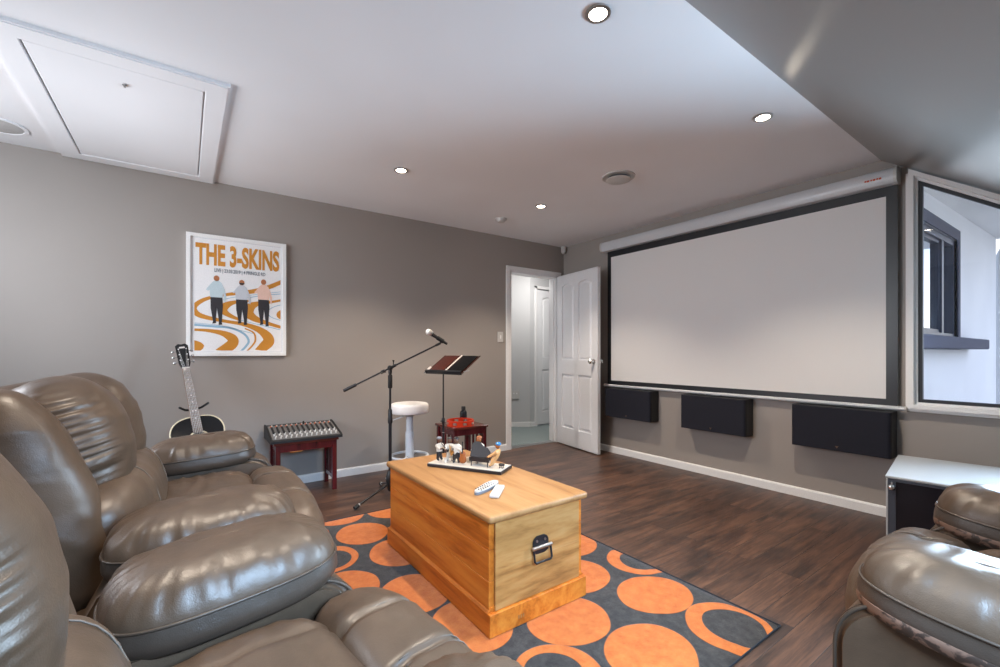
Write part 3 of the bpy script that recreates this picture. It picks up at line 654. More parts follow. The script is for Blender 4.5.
def arm_pad_mesh(Lh, W, zb, zp, zt, seed):
    """boxed pad: underside zb, piping at zp, dome top zt. Returns pad, lower band and piping"""
    n = 120; ol = stadium(Lh, W, n, 3.0); seg = max(0, Lh-W)*.8
    def ctr(x): return max(-seg, min(seg, x*.85))
    def P(i, s):
        x, y = ol[i]; c = ctr(x); return (c+(x-c)*s, y*s)
    bm = B(); rings = []
    S = [1.0]+[1-.5*(1-math.cos(PI*k/22)) *1.0 for k in range(1, 22)]
    for s in S:
        q = []
        for i in range(n):
            x, y = P(i, s); d = 1-s
            zz = zp+(zt-zp)*(1-s**3.2)**.62
            out = 1+.035*math.sin(PI*min(1, d*2.6))*(1 if d < .385 else 0)
            wr = wr1(i/n*14, seed, 2.4)*(math.exp(-((d-.10)/.12)**2)*.027+.006*math.exp(-((d-.3)/.12)**2))
            co = Vector((x, y, zz))
            wr += folds(co, seed, 9, (1.2,.8,1))*.0055*min(1, d*5)
            q.append(bm.verts.new((x*out, y*out, zz+wr)))
        rings.append(q)
    c0 = [bm.verts.new((sum(v.co.x for v in rings[-1])/n, 0, rings[-1][0].co.z))]
    for a, c in zip(rings, rings[1:]):
        for i in range(n): bm.faces.new((a[i], a[(i+1)%n], c[(i+1)%n], c[i]))
    bm.faces.new(rings[-1])
    bm.verts.remove(c0[0])
    bmesh.ops.recalc_face_normals(bm, faces=bm.faces)
    band = B(); rs = []
    for k in range(9):
        t = k/8; z = zp+(zb-zp)*t; sc = 1.0+.02*math.sin(PI*t)-.10*max(0, t-.55)**1.5*2.2
        rs.append([band.verts.new((P(i,1)[0]*sc, P(i,1)[1]*sc, z+.003*noise.noise(Vector((i/n*30, t*3, seed)))*math.sin(PI*t))) for i in range(n)])
    for a, c in zip(rs, rs[1:]):
        for i in range(n): band.faces.new((a[i], a[(i+1)%n], c[(i+1)%n], c[i]))
    band.faces.new(rs[-1]); bmesh.ops.recalc_face_normals(band, faces=band.faces)
    pip = B(); tube(pip, [(P(i,1.008)[0], P(i,1.008)[1], zp) for i in range(n)], .0034, 6, True)
    return bm, band, pip
def recliner(label, loc, rotz, hw, lobes, seed, worn=False, px=.075, bx=0, bz=0, ptilt=-3, Lh=.230, pz=0):
    R = thing('recliner', label, 'armchair', loc, rotz, None)
    le = M['leather']; ay = hw+.15
    # body between the arms, front rail and back carcass
    b = B(); box(b, -.46, .30, -hw-.03, hw+.03, .05, .36, .03, seg=3); obj('base', b, le, R, True)
    for sx in (-.38, .22):
        for sy in (-1, 1):
            b = B(); lathe(b, [(.022,0),(.026,.004),(.030,.055)], 14, (sx, sy*(ay-.02), 0)); obj('foot', b, M['black'], R, True)
    for s in (-1, 1):
        # arm body: side panels with a rolled front
        prof = [(-.48,.05),(.315,.05),(.325,.08)]
        r = .13; cx, cz = .325-r, .558-r
        prof += [(cx+r*math.cos(a), cz+r*math.sin(a)) for a in [PI/2*k/10 for k in range(11)]]+[(-.16,.55),(-.23,.50),(-.28,.40),(-.46,.36)]
        b = B(); vs = prism(b, prof, 'y', s*ay-.118, s*ay+.118)
        bmesh.ops.bevel(b, geom=[e for e in b.edges if abs(e.verts[0].co.y-e.verts[1].co.y) < 1e-5], offset=.022, segments=3, affect='EDGES')
        arm = obj('arm', b, le, R, True, 60)
        for side in (-1, 1):
            b = B(); tube(b, [(p[0]-.004 if p[0] > 0 else p[0], s*ay+side*.108, p[1]-.004) for p in prof[2:14]], .0045, 6); obj('piping', b, M['piping'], arm, True, 180)
        b = B(); tube(b, [(.06, s*ay+s*.1185, .055), (.06, s*ay+s*.1185, .55)], .003, 6); obj('panel_seam', b, M['piping'], arm, True, 180)
        pad, band, pip = arm_pad_mesh(Lh, .15, .530, .594, .682, seed+s)
        po_ = obj('arm_pad', pad, le, R, True, 180); po_.location = (px, s*ay, pz); po_.rotation_euler = (0, math.radians(ptilt), 0)
        obj('band', band, M['worn'], po_, True, 60); obj('piping', pip, M['piping'], po_, True, 180)
        if worn:
            b = B(); ol = stadium(Lh, .15, 120, 3.0); prv = None
            for i in range(121):
                x, y = ol[i%120]; cur = [b.verts.new((x*k1, y*k1, z1)) for k1, z1 in ((.985,.529),(1.008,.535),(1.020,.545),(1.020,.556),(1.004,.560))]
                if prv:
                    for j in range(4): b.faces.new((prv[j], cur[j], cur[j+1], prv[j+1]))
                prv = cur
            bmesh.ops.recalc_face_normals(b, faces=b.faces); obj('cracked_strip', b, M['cracked'], po_, True)
    # seat cushion
    def dseat(u, co):
        return folds(co, seed+.3, 7, (2.6,.55,1))*.008*max(0, u.z)+(.012*(1-(u.x)**2)*(1-u.y**2) if u.z > 0 else 0)-.006*math.exp(-((abs(co.y)-hw*.55)/.008)**2)*(u.z > .2)
    o = obj('seat', cushion(.235, hw+.02, .085, 4.5, (30, 44, 8), dseat), le, R, True, 180); o.location = (-.04, 0, .445); o.rotation_euler = (0, math.radians(-3), 0)
    # front pad that rolls over the footrest, three panels with double seams
    ys = [-(hw+.02)*.36, (hw+.02)*.36]
    def dpad(u, co):
        g = sum(math.exp(-((co.y-y)/.010)**2) for y in ys)
        return -.011*g+folds(co, seed+.7, 8, (1.6,.6,1))*.006+.006*wr1(co.x*4+co.z*4, seed, 3)*sum(math.exp(-((co.y-y)/.04)**2) for y in ys)
    fp = obj('footrest_pad', cushion(.115, hw+.075, .17, 3.2, (14, 84, 18), dpad), le, R, True, 180); fp.location = (.275, 0, .375)
    for y in ys:
        for dy in (-.011, .011):
            b = B(); pts = []
            for k in range(22):
                a = math.radians(-35+150*k/21); ca, sa = math.cos(a), math.sin(a); s_ = (abs(ca)**3.2+abs(sa)**3.2)**(-1/3.2)
                pts.append(((.1135)*ca*s_, y+dy, .168*sa*s_))
            tube(b, pts, .0015, 5); obj('seam', b, M['thread'], fp, True, 180)
    b = B(); box(b, .27, .345, -hw-.04, hw+.04, .10, .28, .03, seg=3); obj('footrest_panel', b, le, R, True)
    # back: carcass, lumbar roll, side wings and puffed centre lobes
    tilt = math.radians(-17)
    def back_pt(z): return -.30-math.tan(math.radians(17))*(z-.45)
    b = cushion(.085, hw+.06, .36, 4.5, (8, 24, 24)); o = obj('back_shell', b, le, R, True, 180); o.location = (-.49+bx, 0, .65+bz); o.rotation_euler = (0, tilt, 0)
    def dl(u, co): return folds(co, seed+1.1, 6, (1,1.5,.5))*.008+.006*wr1(co.y*3, seed+2, 3)*max(0, abs(u.z)-.3)
    o = obj('lumbar_roll', cushion(.13, hw+.01, .135, 2.7, (18, 40, 22), dl), le, R, True, 180); o.location = (-.29+bx*.6, 0, .585); o.rotation_euler = (0, tilt, 0)
    for s in (-1, 1):
        b = B(); pts = []
        for k in range(16):
            a = math.radians(-60+140*k/15); ca, sa = math.cos(a), math.sin(a); s_ = (abs(ca)**2.7+abs(sa)**2.7)**(-1/2.7)
            pts.append((.131*ca*s_, s*hw*.42, .136*sa*s_))
        tube(b, pts, .0018, 5); obj('seam', b, M['thread'], o, True, 180)
    lw = (hw-.085)/lobes
    for k in range(lobes):
        yc = (k-(lobes-1)/2)*2*lw
        def du(u, co, k=k):
            e = max(0, abs(u.y)-.45)/.55
            return folds(co, seed+k*.37+2, 5, (1,.7,1.6))*.005+wr1(co.z*10, seed+k+(3 if u.y > 0 else 9), 4.0)*.020*e**.9*(u.x > -.3)
        o = obj('head_cushion', cushion(.165, lw*1.06, .225, 2.3, (18, 30, 64), du), le, R, True, 180); o.location = (-.415+bx, yc, .805+bz); o.rotation_euler = (0, tilt*.8, 0)
    for s in (-1, 1):
        def dw(u, co, s=s):
            e = max(0, -s*u.y-.2)/.8
            return folds(co, seed+s*.5+5, 5, (1,.8,1.2))*.005+wr1(co.z*10, seed+s+7, 3.4)*.016*e*(u.x > -.3)
        o = obj('back_wing', cushion(.125, .095, .36, 2.5, (18, 20, 72), dw), le, R, True, 180); o.location = (-.425+bx+(.05 if lobes == 1 else 0), s*(hw-.03+(.035 if lobes == 1 else 0)), .655+bz); o.rotation_euler = (0, tilt, math.radians(-s*6))
    return R
recliner('wide brown leather recliner in front of the poster wall, beside the guitar', (.065, 2.135, 0), math.radians(-1), .43, 2, 1.0, False, .03, .04, 0)
recliner('brown leather recliner closest to the camera on the left, facing the pine chest', (.09, .82, 0), math.radians(8), .235, 1, 4.0, False, .08, .025, .03)
recliner('brown leather recliner on the right with cracked strips under its arm pads', (1.745, .065, 0), math.radians(90), .235, 1, 8.0, True, .088, 0, 0, -4.5, .25, -.022)

# ------------------------------------------------------------------ pine chest and what stands on it
ch = thing('pine_chest', 'golden pine blanket chest with iron handle standing on the rug', 'chest', (1.205, 1.905, .0145))
CX, CY = .24, .50       # half sizes of the body
b = B(); box(b, -CX-.022, CX+.022, -CY-.022, CY+.022, 0, .088, .003)
prism(b, [(-CX-.022,.088),(CX+.022,.088),(CX+.004,.106),(-CX-.004,.106)], 'y', -CY-.004, CY+.004)
obj('plinth', b, M['pine_long'], ch)
b = B()
for s in (-1, 1):      # long sides, three boards each, shallow grooves between
    for z0, z1 in ((.09,.205),(.207,.325),(.327,.435)): box(b, s*CX-.012, s*CX+.012, -CY, CY, z0, z1, .0015, seg=1)
obj('side_boards', b, M['pine_long'], ch)
for s in (-1, 1):
    b = B(); box(b, -CX+.012, CX-.012, s*(CY-.002)-.012, s*(CY-.002)+.012, .09, .25, .001); box(b, -CX+.012, CX-.012, s*(CY-.002)-.012, s*(CY-.002)+.012, .2505, .435, .001); obj('end_board', b, M['pine_end'], ch)
b = B(); vs = box(b, -CX-.028, CX+.028, -CY-.028, CY+.028, .436, .466, .011, seg=3); obj('lid', b, M['pine_top'], ch, True)
for s in (-1, 1):
    hd = obj('handle_plate', (lambda b: (prism(b, [(-.042,.0),(-.042,.045),(-.034,.058),(-.02,.066),(.02,.066),(.034,.058),(.042,.045),(.042,0),(.02,-.008),(-.02,-.008)], 'y', -.004, 0), b)[1])(B()), M['blackmetal'], ch)
    hd.location = (.0, s*(CY+.011), .265); hd.rotation_euler = (0, 0, 0 if s < 0 else PI)
    b = B(); tube(b, [(-.052,-.012,.022),(.052,-.012,.022)], .0075, 12); obj('hinge_barrel', b, M['steel'], hd, True, 60)
    b = B(); tube(b, [(-.046,-.012,.02),(-.046,-.02,-.028),(-.040,-.021,-.035),(.040,-.021,-.035),(.046,-.02,-.028),(.046,-.012,.02)], .0048, 10); obj('bail', b, M['blackmetal'], hd, True, 60)
    for x in (-.022, .022):
        b = B(); lathe(b, [(.0055,0),(.005,.003),(0,.004)], 12, mat=Matrix.Translation((x,-.004,.046)) @ Matrix.Rotation(PI/2, 4, 'X')); obj('screw', b, M['steel'], hd, True)
b = B()
for k, dx in enumerate((-.012, 0, .012)): box(b, -.11+dx-.003, -.11+dx+.003, -CY-.0226, -CY-.0216, .03, .045)
obj('plinth_scuff', b, M['pine_top'], ch)
ZT = .4815
# remote controls
t = thing('remote_control', 'larger white and grey remote lying on the chest, left of the small one', 'remote', (1.118, 1.668, ZT), math.radians(26))
b = B(); ol = [(x*1.0, y*(1+.18*(x/.095)-.1)) for x, y in stadium(.095, .027, 48, 2.6)]; prism(b, ol, 'z', 0, .012); obj('casing', b, M['greyplastic'], t, True, 40)
b = B(); prism(b, [(x*.985, y*.96) for x, y in ol], 'z', .012, .0175); f_ = obj('faceplate', b, M['plastic'], t, True, 40)
b = B(); box(b, -.035, .06, -.015, .015, .017, .0185, .002)
b.free()
for r in range(7):
    for c in range(3):
        b = B(); lathe(b, [(.0042,.0170),(.0042,.0192),(.003,.0198),(0,.0198)], 10, (-.068+r*.0185, (c-1)*.0135, 0)); obj('button', b, M['black'] if r < 4 else M['greyplastic'], t, True)
t = thing('remote_control', 'small plain white remote lying on the chest nearest its front edge', 'remote', (1.128, 1.597, ZT), math.radians(44))
b = B(); box(b, -.075, .075, -.021, .021, 0, .016, .005, seg=3); obj('casing', b, M['plastic'], t, True)
b = B(); box(b, -.0745, -.055, -.0195, .0195, .0012, .0085, .003); obj('base_edge', b, simple('brown_grey_plastic', srgb(120,104,94), .4), t, True)
for k in range(3):
    b = B(); box(b, -.05+k*.035, -.032+k*.035, -.007, .007, .0155, .0172, .002); obj('button', b, M['sheet'], t)
# jazz band ornament
bd = thing('band_figurine', 'small jazz band ornament with grand piano on a flat base on the chest', 'figurine', (1.255, 2.04, ZT), math.radians(-59))
b = B(); box(b, -.22, .22, -.075, .075, 0, .016, .002); obj('base', b, M['figblack'], bd)
b = B(); box(b, -.216, .216, -.071, .071, .0158, .0195, .001); obj('base_top', b, M['figwhite'], bd)
def musician(x, y, rz, shirt, trousers, skin, hair, seated=False, arms=((.03,-.035,.052),(-.03,-.035,.052)), tall=.122):
    k = tall/.105; zh = .075 if not seated else .07
    V = [(0,0,.045),(0,0,.062),(0,0,.078),(0,-.002,.086),(.018,0,.074),(arms[0][0]*.9,arms[0][1]*.45,.060),arms[0],(-.018,0,.074),(arms[1][0]*.9,arms[1][1]*.45,.060),arms[1]]
    E_ = [(0,1),(1,2),(2,3),(2,4),(4,5),(5,6),(2,7),(7,8),(8,9)]; rad = [.0135,.0135,.013,.006,.0085,.0065,.0045,.0085,.0065,.0045]
    if seated: V += [(.01,-.022,.040),(.01,-.03,.012),(.01,-.04,.004),(-.01,-.022,.040),(-.01,-.03,.012),(-.01,-.04,.004)]
    else: V += [(.009,-.002,.026),(.011,0,.010),(.012,-.01,.003),(-.009,-.002,.026),(-.011,0,.010),(-.012,-.01,.003)]
    E_ += [(0,10),(10,11),(11,12),(0,13),(13,14),(14,15)]; rad += [.009,.007,.006,.009,.007,.006]
    bm = skin_mesh([Vector(v)*k for v in V], E_, [r*k for r in rad], 1)
    bm.faces.ensure_lookup_table()
    for f in bm.faces:
        c = f.calc_center_median()/k; f.material_index = 1 if c.z < .046 and not (abs(c.x) > .022) else 0
        if (Vector(arms[0])-c).length < .010 or (Vector(arms[1])-c).length < .010: f.material_index = 2
        if c.z < .008: f.material_index = 3
    o = obj('musician', bm, [shirt, trousers, skin, M['figblack']], bd, True, 180); o.location = (x, y, .0195); o.rotation_euler = (0,0,rz)
    hb = cushion(.0105*k, .0115*k, .0135*k, 2.1, 10); bmesh.ops.translate(hb, verts=hb.verts, vec=(0,-.003*k,.099*k)); 
    nb = cushion(.0022*k, .004*k, .003*k, 2.0, 4); bmesh.ops.translate(nb, verts=nb.verts, vec=(0,-.0145*k,.098*k)); mm = bpy.data.meshes.new('n'); nb.to_mesh(mm); nb.free(); hb.from_mesh(mm); bpy.data.meshes.remove(mm)
    obj('head', hb, skin, o, True, 180)
    b = cushion(.0122*k, .0125*k, .0085*k, 2.1, 10); bmesh.ops.translate(b, verts=b.verts, vec=(0,.0005*k,.1075*k)); obj('hair', b, hair, o, True, 180)
    return o
m1 = musician(-.185, -.005, math.radians(75), M['figwhite'], M['figblack'], M['figdark'], M['figgrey'], arms=((.016,-.035,.070),(-.016,-.035,.064)))
b = B(); tube(b, [(0,-.016,.098),(0,-.045,.078),(0,-.06,.066),(0,-.068,.064)], [.002,.0028,.004,.009], 10); obj('clarinet', b, M['figblack'], m1, True)
m2 = musician(-.125, .008, math.radians(25), M['figwhite'], M['figwhite'], M['figdark'], M['figblack'], arms=((.02,-.03,.066),(-.02,-.03,.056)))
b = B(); tube(b, [(0,-.015,.095),(.004,-.03,.082),(.008,-.034,.055),(.012,-.042,.046),(.016,-.052,.055),(.018,-.056,.066)], [.002,.003,.005,.0075,.009,.012], 10); obj('saxophone', b, M['brass'], m2, True)
m3 = musician(-.07, -.016, math.radians(15), M['figwhite'], M['figblack'], M['figdark'], M['figblack'], arms=((.034,-.02,.070),(.03,-.024,.045)), tall=.130)
bb = cushion(.021, .010, .034, 2.4, 14, None, lambda c: Vector((c.x*(1-.32*math.exp(-((c.z-.006)/.009)**2))*(1-.18*max(0, c.z)/.034), c.y, c.z))); bmesh.ops.translate(bb, verts=bb.verts, vec=(.040,-.020,.038)); v_ = obj('double_bass', bb, M['figbrown'], m3, True, 180)
b = B(); tube(b, [(.040,-.026,.06),(.040,-.026,.115),(.040,-.024,.122)], [.003,.0025,.004], 8); obj('bass_neck', b, M['figblack'], m3, True)
pn = (.075, -.004)
b = B(); prof = [(x*1.2, y*1.15) for x, y in [(-.048,-.028),(.048,-.028),(.048,-.004),(.030,.012),(.008,.018),(-.012,.034),(-.036,.036),(-.048,.024)]]
prism(b, [(pn[0]+x, pn[1]+y) for x, y in prof], 'z', .045, .066)
pi_ = obj('grand_piano', b, M['figblack'], bd)
for x, y in ((-.048,-.024),(.048,-.024),(-.036,.03)):
    b = B(); lathe(b, [(.0032,0),(.0032,.004),(.0025,.006),(.0036,.027)], 10, (pn[0]+x, pn[1]+y, .0195)); obj('leg', b, M['figblack'], pi_, True)
b = B(); lid = [(x, (y+.0322)*1.15) for x, y in prof]; vs = prism(b, lid, 'z', 0, .003); lo = obj('piano_lid', b, simple('piano_lid_grey', srgb(46,44,46), .3), pi_); lo.location = (pn[0], pn[1]-.02, .067); lo.rotation_euler = (math.radians(62), 0, 0)
b = B(); box(b, pn[0]+.0576, pn[0]+.074, pn[1]-.026, pn[1]+.002, .047, .054, .001); obj('keyboard', b, M['figwhite'], pi_)
m4 = musician(.178, -.014, math.radians(-90), M['figtan'], M['figtan'], M['figbrown'], M['figblue'], seated=True, arms=((.018,-.05,.044),(-.018,-.05,.044)))
b = B(); lathe(b, [(.016,.034),(.017,.038),(.014,.042)], 18, (.197,-.014,0));
for a in range(4): tube(b, [(.197+.011*math.cos(a*PI/2+.7), -.014+.011*math.sin(a*PI/2+.7), .0195), (.197+.011*math.cos(a*PI/2+.7), -.014+.011*math.sin(a*PI/2+.7), .035)], .0022, 8)
obj('piano_stool', b, M['figblack'], bd, True)
m5 = musician(.035, .052, math.radians(0), M['figwhite'], M['figblack'], M['figbrown'], M['figbrown'], arms=((.02,-.024,.07),(-.02,-.026,.075)), tall=.132)
b = B(); lathe(b, [(.016,.0195),(.017,.022),(.017,.042),(.016,.044)], 20, (-.02,.04,0)); obj('drum', b, M['figwhite'], bd, True)
b = B(); lathe(b, [(.011,.0195),(.012,.026),(.007,.036),(.011,.046)], 18, (-.13,-.03,0)); obj('bongo', b, M['figwhite'], bd, True)

# ------------------------------------------------------------------ rug
b = B(); x0, x1, y0, y1 = .34, 1.95, .785, 2.975; nx, ny = 40, 54; g = {}
def rz(x, y):
    e = min(x-x0, x1-x, y-y0, y1-y); return .003+.009*min(1, e/.012)+.0012*noise.noise(Vector((x*4,y*4,0)))
for i in range(nx+1):
    for j in range(ny+1):
        u = i/nx; v = j/ny; x = x0+(x1-x0)*u; y = y0+(y1-y0)*v; g[i,j] = b.verts.new((x, y, rz(x,y) if 0 < i < nx and 0 < j < ny else .004))
for i in range(nx):
    for j in range(ny): b.faces.new((g[i,j], g[i+1,j], g[i+1,j+1], g[i,j+1]))
rg = tag(obj('rug', b, M['rug'], None, True, 180), 'charcoal rug with orange discs and rings on the dark floor', 'rug')
b = B(); tube(b, [(x0,y0,.005),(x1,y0,.005),(x1,y1,.005),(x0,y1,.005)], .0045, 8, True); obj('bound_edge', b, simple('rug_edge', srgb(40,44,52), .9), rg)

# ------------------------------------------------------------------ side tables
def side_table(W, D, H, label, loc, rz=0, top=M['tabletop_red'], drawer=True):
    t = thing('side_table', label, 'side table', loc, rz, None)
    b = B(); box(b, -W/2, W/2, -D/2, D/2, H-.02, H, .004); obj('tabletop', b, top, t)
    l = .034
    for sx in (-1, 1):
        for sy in (-1, 1):
            b = B(); cx, cy = sx*(W/2-.012-l/2), sy*(D/2-.012-l/2); box(b, cx-l/2, cx+l/2, cy-l/2, cy+l/2, 0, H-.02, .002); obj('leg', b, M['mahogany'], t)
    for sy in (-1, 1):
        b = B(); cy = sy*(D/2-.022); box(b, -W/2+.04, W/2-.04, cy-.008, cy+.008, H-.075, H-.02, .001); obj('apron', b, M['mahogany'], t)
    for sx in (-1, 1):
        b = B(); cx = sx*(W/2-.03); box(b, cx-.008, cx+.008, -D/2+.04, D/2-.04, H-.075, H-.02, .001); obj('apron', b, M['mahogany'], t)
        b = B(); box(b, cx-.009, cx+.009, -D/2+.04, D/2-.04, .085, .115, .001); obj('stretcher', b, M['mahogany'], t)
        n = 4
        for k in range(n):
            y = -D/2+.05+(D-.1)*(k+.5)/n; b = B(); box(b, cx-.006, cx+.006, y-.012, y+.012, .112, H-.072, .001); obj('slat', b, M['mahogany'], t)
    if drawer:
        b = B(); box(b, -.125, -.035, -D/2+.008, -D/2+.016, H-.083, H-.074, .002); obj('pull', b, M['brass'], t)
    return t
side_table(.47, .31, .42, 'dark red slatted side table holding the mixing desk', (.775, 3.80, 0))
side_table(.36, .36, .44, 'dark red slatted side table holding the tambourine, near the doorway', (2.08, 3.52, 0), 0, M['tabletop_red'], False)
# mixing desk
mx = thing('mixing_desk', 'black audio mixing desk with rows of knobs on the side table', 'audio mixer', (.775, 3.80, .42), 0)
mw, md_ = .255, .165
b = B(); prism(b, [(-md_,.0),(-md_,.018),(-md_+.012,.026),(md_-.05,.092),(md_-.01,.098),(md_,.086),(md_,0)], 'x', -mw, mw); obj('chassis', b, M['black'], mx)
sl = math.atan2(.092-.026, 2*md_-.062)
pnl = obj('panel', (lambda b: (box(b, -mw+.012, mw-.012, 0, .272, 0, .002), b)[1])(B()), M['mixerpanel'], mx); pnl.location = (0, -md_+.013, .0268); pnl.rotation_euler = (sl, 0, 0)
for s in (-1, 1):
    b = B(); prism(b, [(-md_-.003,-.0),(-md_-.003,.020),(-md_+.010,.030),(md_-.05,.097),(md_-.006,.103),(md_+.003,.088),(md_+.003,0)], 'x', s*mw-.006, s*mw+.006); obj('end_cheek', b, M['black'], mx)
k0 = None
cols = 13
for c in range(cols):
    x = -mw+.035+c*(2*mw-.07)/(cols-1)
    b = B(); box(b, x-.0075, x+.0075, .115, .232, .002, .012, .003); obj('channel_strip', b, M['black'], pnl)
for r, (y, m_, rad) in enumerate(((.020, 'knobwhite', .0055), (.050, 'knobwhite', .0065), (.078, 'knobwhite', .0065), (.100, 'knobwhite', .0045), (.246, 'knoborange', .0065), (.262, 'knobwhite', .004))):
    proto = None
    for c in range(cols):
        x = -mw+.035+c*(2*mw-.07)/(cols-1)
        if proto is None:
            b = B(); lathe(b, [(rad,.0),(rad*.9,.009),(rad*.6,.011),(0,.011)], 12); proto = obj('knob', b, M[m_], pnl, True); o = proto
        else:
            o = proto.copy(); C.objects.link(o)
        o.location = (x+(.006 if r%2 else -.003), y, .002)
b = B(); lathe(b, [(.006,0),(.005,.014),(.008,.02),(.004,.026),(0,.026)], 12, (.02, .262, .002)); obj('jack_plug', b, M['black'], pnl, True)
# tambourine and bottle on the other table
tb = thing('tambourine', 'red tambourine lying on the dark side table beside the black bottle', 'tambourine', (2.04, 3.47, .44))
b = B(); n = 64
def arc(r0, r1, a0, a1, k=8): return [(r1*math.cos(a0+(a1-a0)*i/k), r1*math.sin(a0+(a1-a0)*i/k)) for i in range(k+1)]+[(r0*math.cos(a1-(a1-a0)*i/k), r0*math.sin(a1-(a1-a0)*i/k)) for i in range(k+1)]
R0, R1 = .108, .124
for z0, z1 in ((0,.013),(.037,.050)): ring_prism(b, [(R1*math.cos(2*PI*i/n), R1*math.sin(2*PI*i/n)) for i in range(n)], [(R0*math.cos(2*PI*i/n), R0*math.sin(2*PI*i/n)) for i in range(n)], 'z', z0, z1)
for k in range(8): prism(b, arc(R0, R1, 2*PI*k/8, 2*PI*k/8+.42), 'z', .012, .038)
obj('hoop', b, M['red'], tb, True, 30)
pj = None
for k in range(8):
    a = 2*PI*k/8+.60
    if pj is None:
        b = B()
        for z in (.019, .028): lathe(b, [(.0,z-.001),(.017,z),(.017,z+.001),(.006,z+.003),(0,z+.003)], 18)
        tube(b, [(0,0,.012),(0,0,.038)], .0015, 6); pj = obj('jingle', b, simple('pale_jingle_metal', srgb(232,220,208), .35, .35), tb, True); o = pj
    else: o = pj.copy(); C.objects.link(o)
    o.location = (.116*math.cos(a), .116*math.sin(a), 0)
bo = thing('bottle', 'small black bottle standing behind the red tambourine', 'bottle', (2.15, 3.60, .44))
b = B(); lathe(b, [(0,0),(.030,0),(.034,.004),(.034,.085),(.030,.1),(.020,.112),(.016,.116)], 28); obj('body', b, M['bottle'], bo, True, 50)
b = B(); lathe(b, [(.019,.114),(.020,.118),(.020,.145),(.017,.150),(0,.150)], 24); obj('cap', b, M['black'], bo, True, 50)

# ------------------------------------------------------------------ stool
st = thing('bar_stool', 'white round bar stool between the microphone stand and music stand', 'stool', (1.615, 3.63, 0))
b = B(); lathe(b, [(0,.565),(.15,.565),(.160,.568),(.165,.578),(.166,.60),(.166,.632),(.162,.646),(.150,.654),(.12,.658),(0,.660)], 48); obj('seat', b, M['vinyl'], st, True, 60)
b = B(); lathe(b, [(.0,.555),(.10,.555),(.105,.57),(0,.57)], 32); obj('seat_plate', b, M['blackmetal'], st, True)
b = B(); lathe(b, [(.036,.015),(.036,.40),(.030,.405),(.030,.56)], 28); obj('column', b, M['whitemetal'], st, True, 40)
b = B(); lathe(b, [(0,0),(.20,0),(.205,.004),(.20,.012),(.12,.026),(.045,.034),(.038,.05)], 48); obj('base', b, M['whitemetal'], st, True, 50)
b = B(); tube(b, [(.16*math.cos(2*PI*i/40), .16*math.sin(2*PI*i/40), .19) for i in range(40)], .011, 10, True)
for a in (PI*.25, PI*1.25): tube(b, [(.03*math.cos(a), .03*math.sin(a), .19), (.16*math.cos(a), .16*math.sin(a), .19)], .008, 8)
obj('foot_ring', b, M['whitemetal'], st, True, 180)
b = B(); q = [(-.02,0.0,.56),(-.06,-.03,.55),(-.12,.0,.525),(-.15,.012,.515)]; tube(b, spline(q, 6), .005, 8); obj('lever', b, M['whitemetal'], st, True, 180)

# ------------------------------------------------------------------ microphone stand
S2 = Vector((.813, -.582, 0)); F2 = Vector((.582, .813, 0))
ms = thing('microphone_stand', 'black boom microphone stand between the mixing desk and pine chest', 'microphone stand', (1.27, 3.21, 0), math.atan2(S2.y, S2.x))
b = B(); tube(b, [(0,0,.10),(0,0,.62)], .0125, 16); obj('lower_tube', b, M['blackmetal'], ms, True, 60)
b = B(); tube(b, [(0,0,.60),(0,0,.955)], .0085, 14); obj('upper_tube', b, M['blackmetal'], ms, True, 60)
b = B(); lathe(b, [(.012,.56),(.018,.57),(.018,.60),(.016,.61),(.016,.66),(.011,.672)], 16); b2 = obj('clutch', b, M['black'], ms, True, 40)
b = B(); lathe(b, [(.014,.83),(.017,.84),(.017,.925),(.012,.935)], 16); obj('grip', b, M['rubber'], ms, True, 40)
b = B(); lathe(b, [(.012,.05),(.020,.06),(.024,.075),(.024,.10),(.032,.125),(.030,.165),(.018,.20),(.014,.205)], 18); obj('leg_hub', b, M['black'], ms, True, 40)
hub = Vector((0,0,.085))
loc_ = lambda x, y: Vector((Vector((x-1.27, y-3.21, 0)).dot(S2), Vector((x-1.27, y-3.21, 0)).dot(F2), 0))
a0 = loc_(.955, 3.085).normalized()*.335
for k in range(3):
    a = Matrix.Rotation(2*PI*k/3, 3, 'Z') @ a0
    b = B(); tube(b, [hub+a.normalized()*.02+Vector((0,0,.02)), a*.90+Vector((0,0,.026))], .0085, 12); lg = obj('leg', b, M['blackmetal'], ms, True, 60)
    b = B(); tube(b, [a*.86+Vector((0,0,.030)), a*.89+Vector((0,0,.0265))], .0105, 12); obj('collar', b, M['knobwhite'], lg, True, 60)
    b = B(); tube(b, [a*.89+Vector((0,0,.026)), a*.99+Vector((0,0,.016))], [.0135,.0145], 12); obj('rubber_foot', b, M['rubber'], lg, True, 60)
piv = Vector((0,0,.985)); dr = Vector((.40,-.02,.195)).normalized()
b = B(); tube(b, [piv-dr*.38, piv+dr*.41], .0065, 12); obj('boom', b, M['blackmetal'], ms, True, 60)
b = B(); tube(b, [piv-dr*.40, piv-dr*.295], .0125, 14); obj('counterweight', b, M['black'], ms, True, 60)
b = B(); lathe(b, [(.010,.935),(.014,.945),(.014,.965),(.010,.975)], 14); cb_ = cushion(.02, .015, .02, 2.4, 8); bmesh.ops.translate(cb_, verts=cb_.verts, vec=(0,.0,.985)); m_ = bpy.data.meshes.new('j'); cb_.to_mesh(m_); cb_.free(); b.from_mesh(m_); bpy.data.meshes.remove(m_)
tube(b, [piv-dr*.075, piv-dr*.045], .012, 12); tube(b, [piv+dr*.02, piv+dr*.05], .011, 12)
obj('boom_joint', b, M['black'], ms, True, 40)
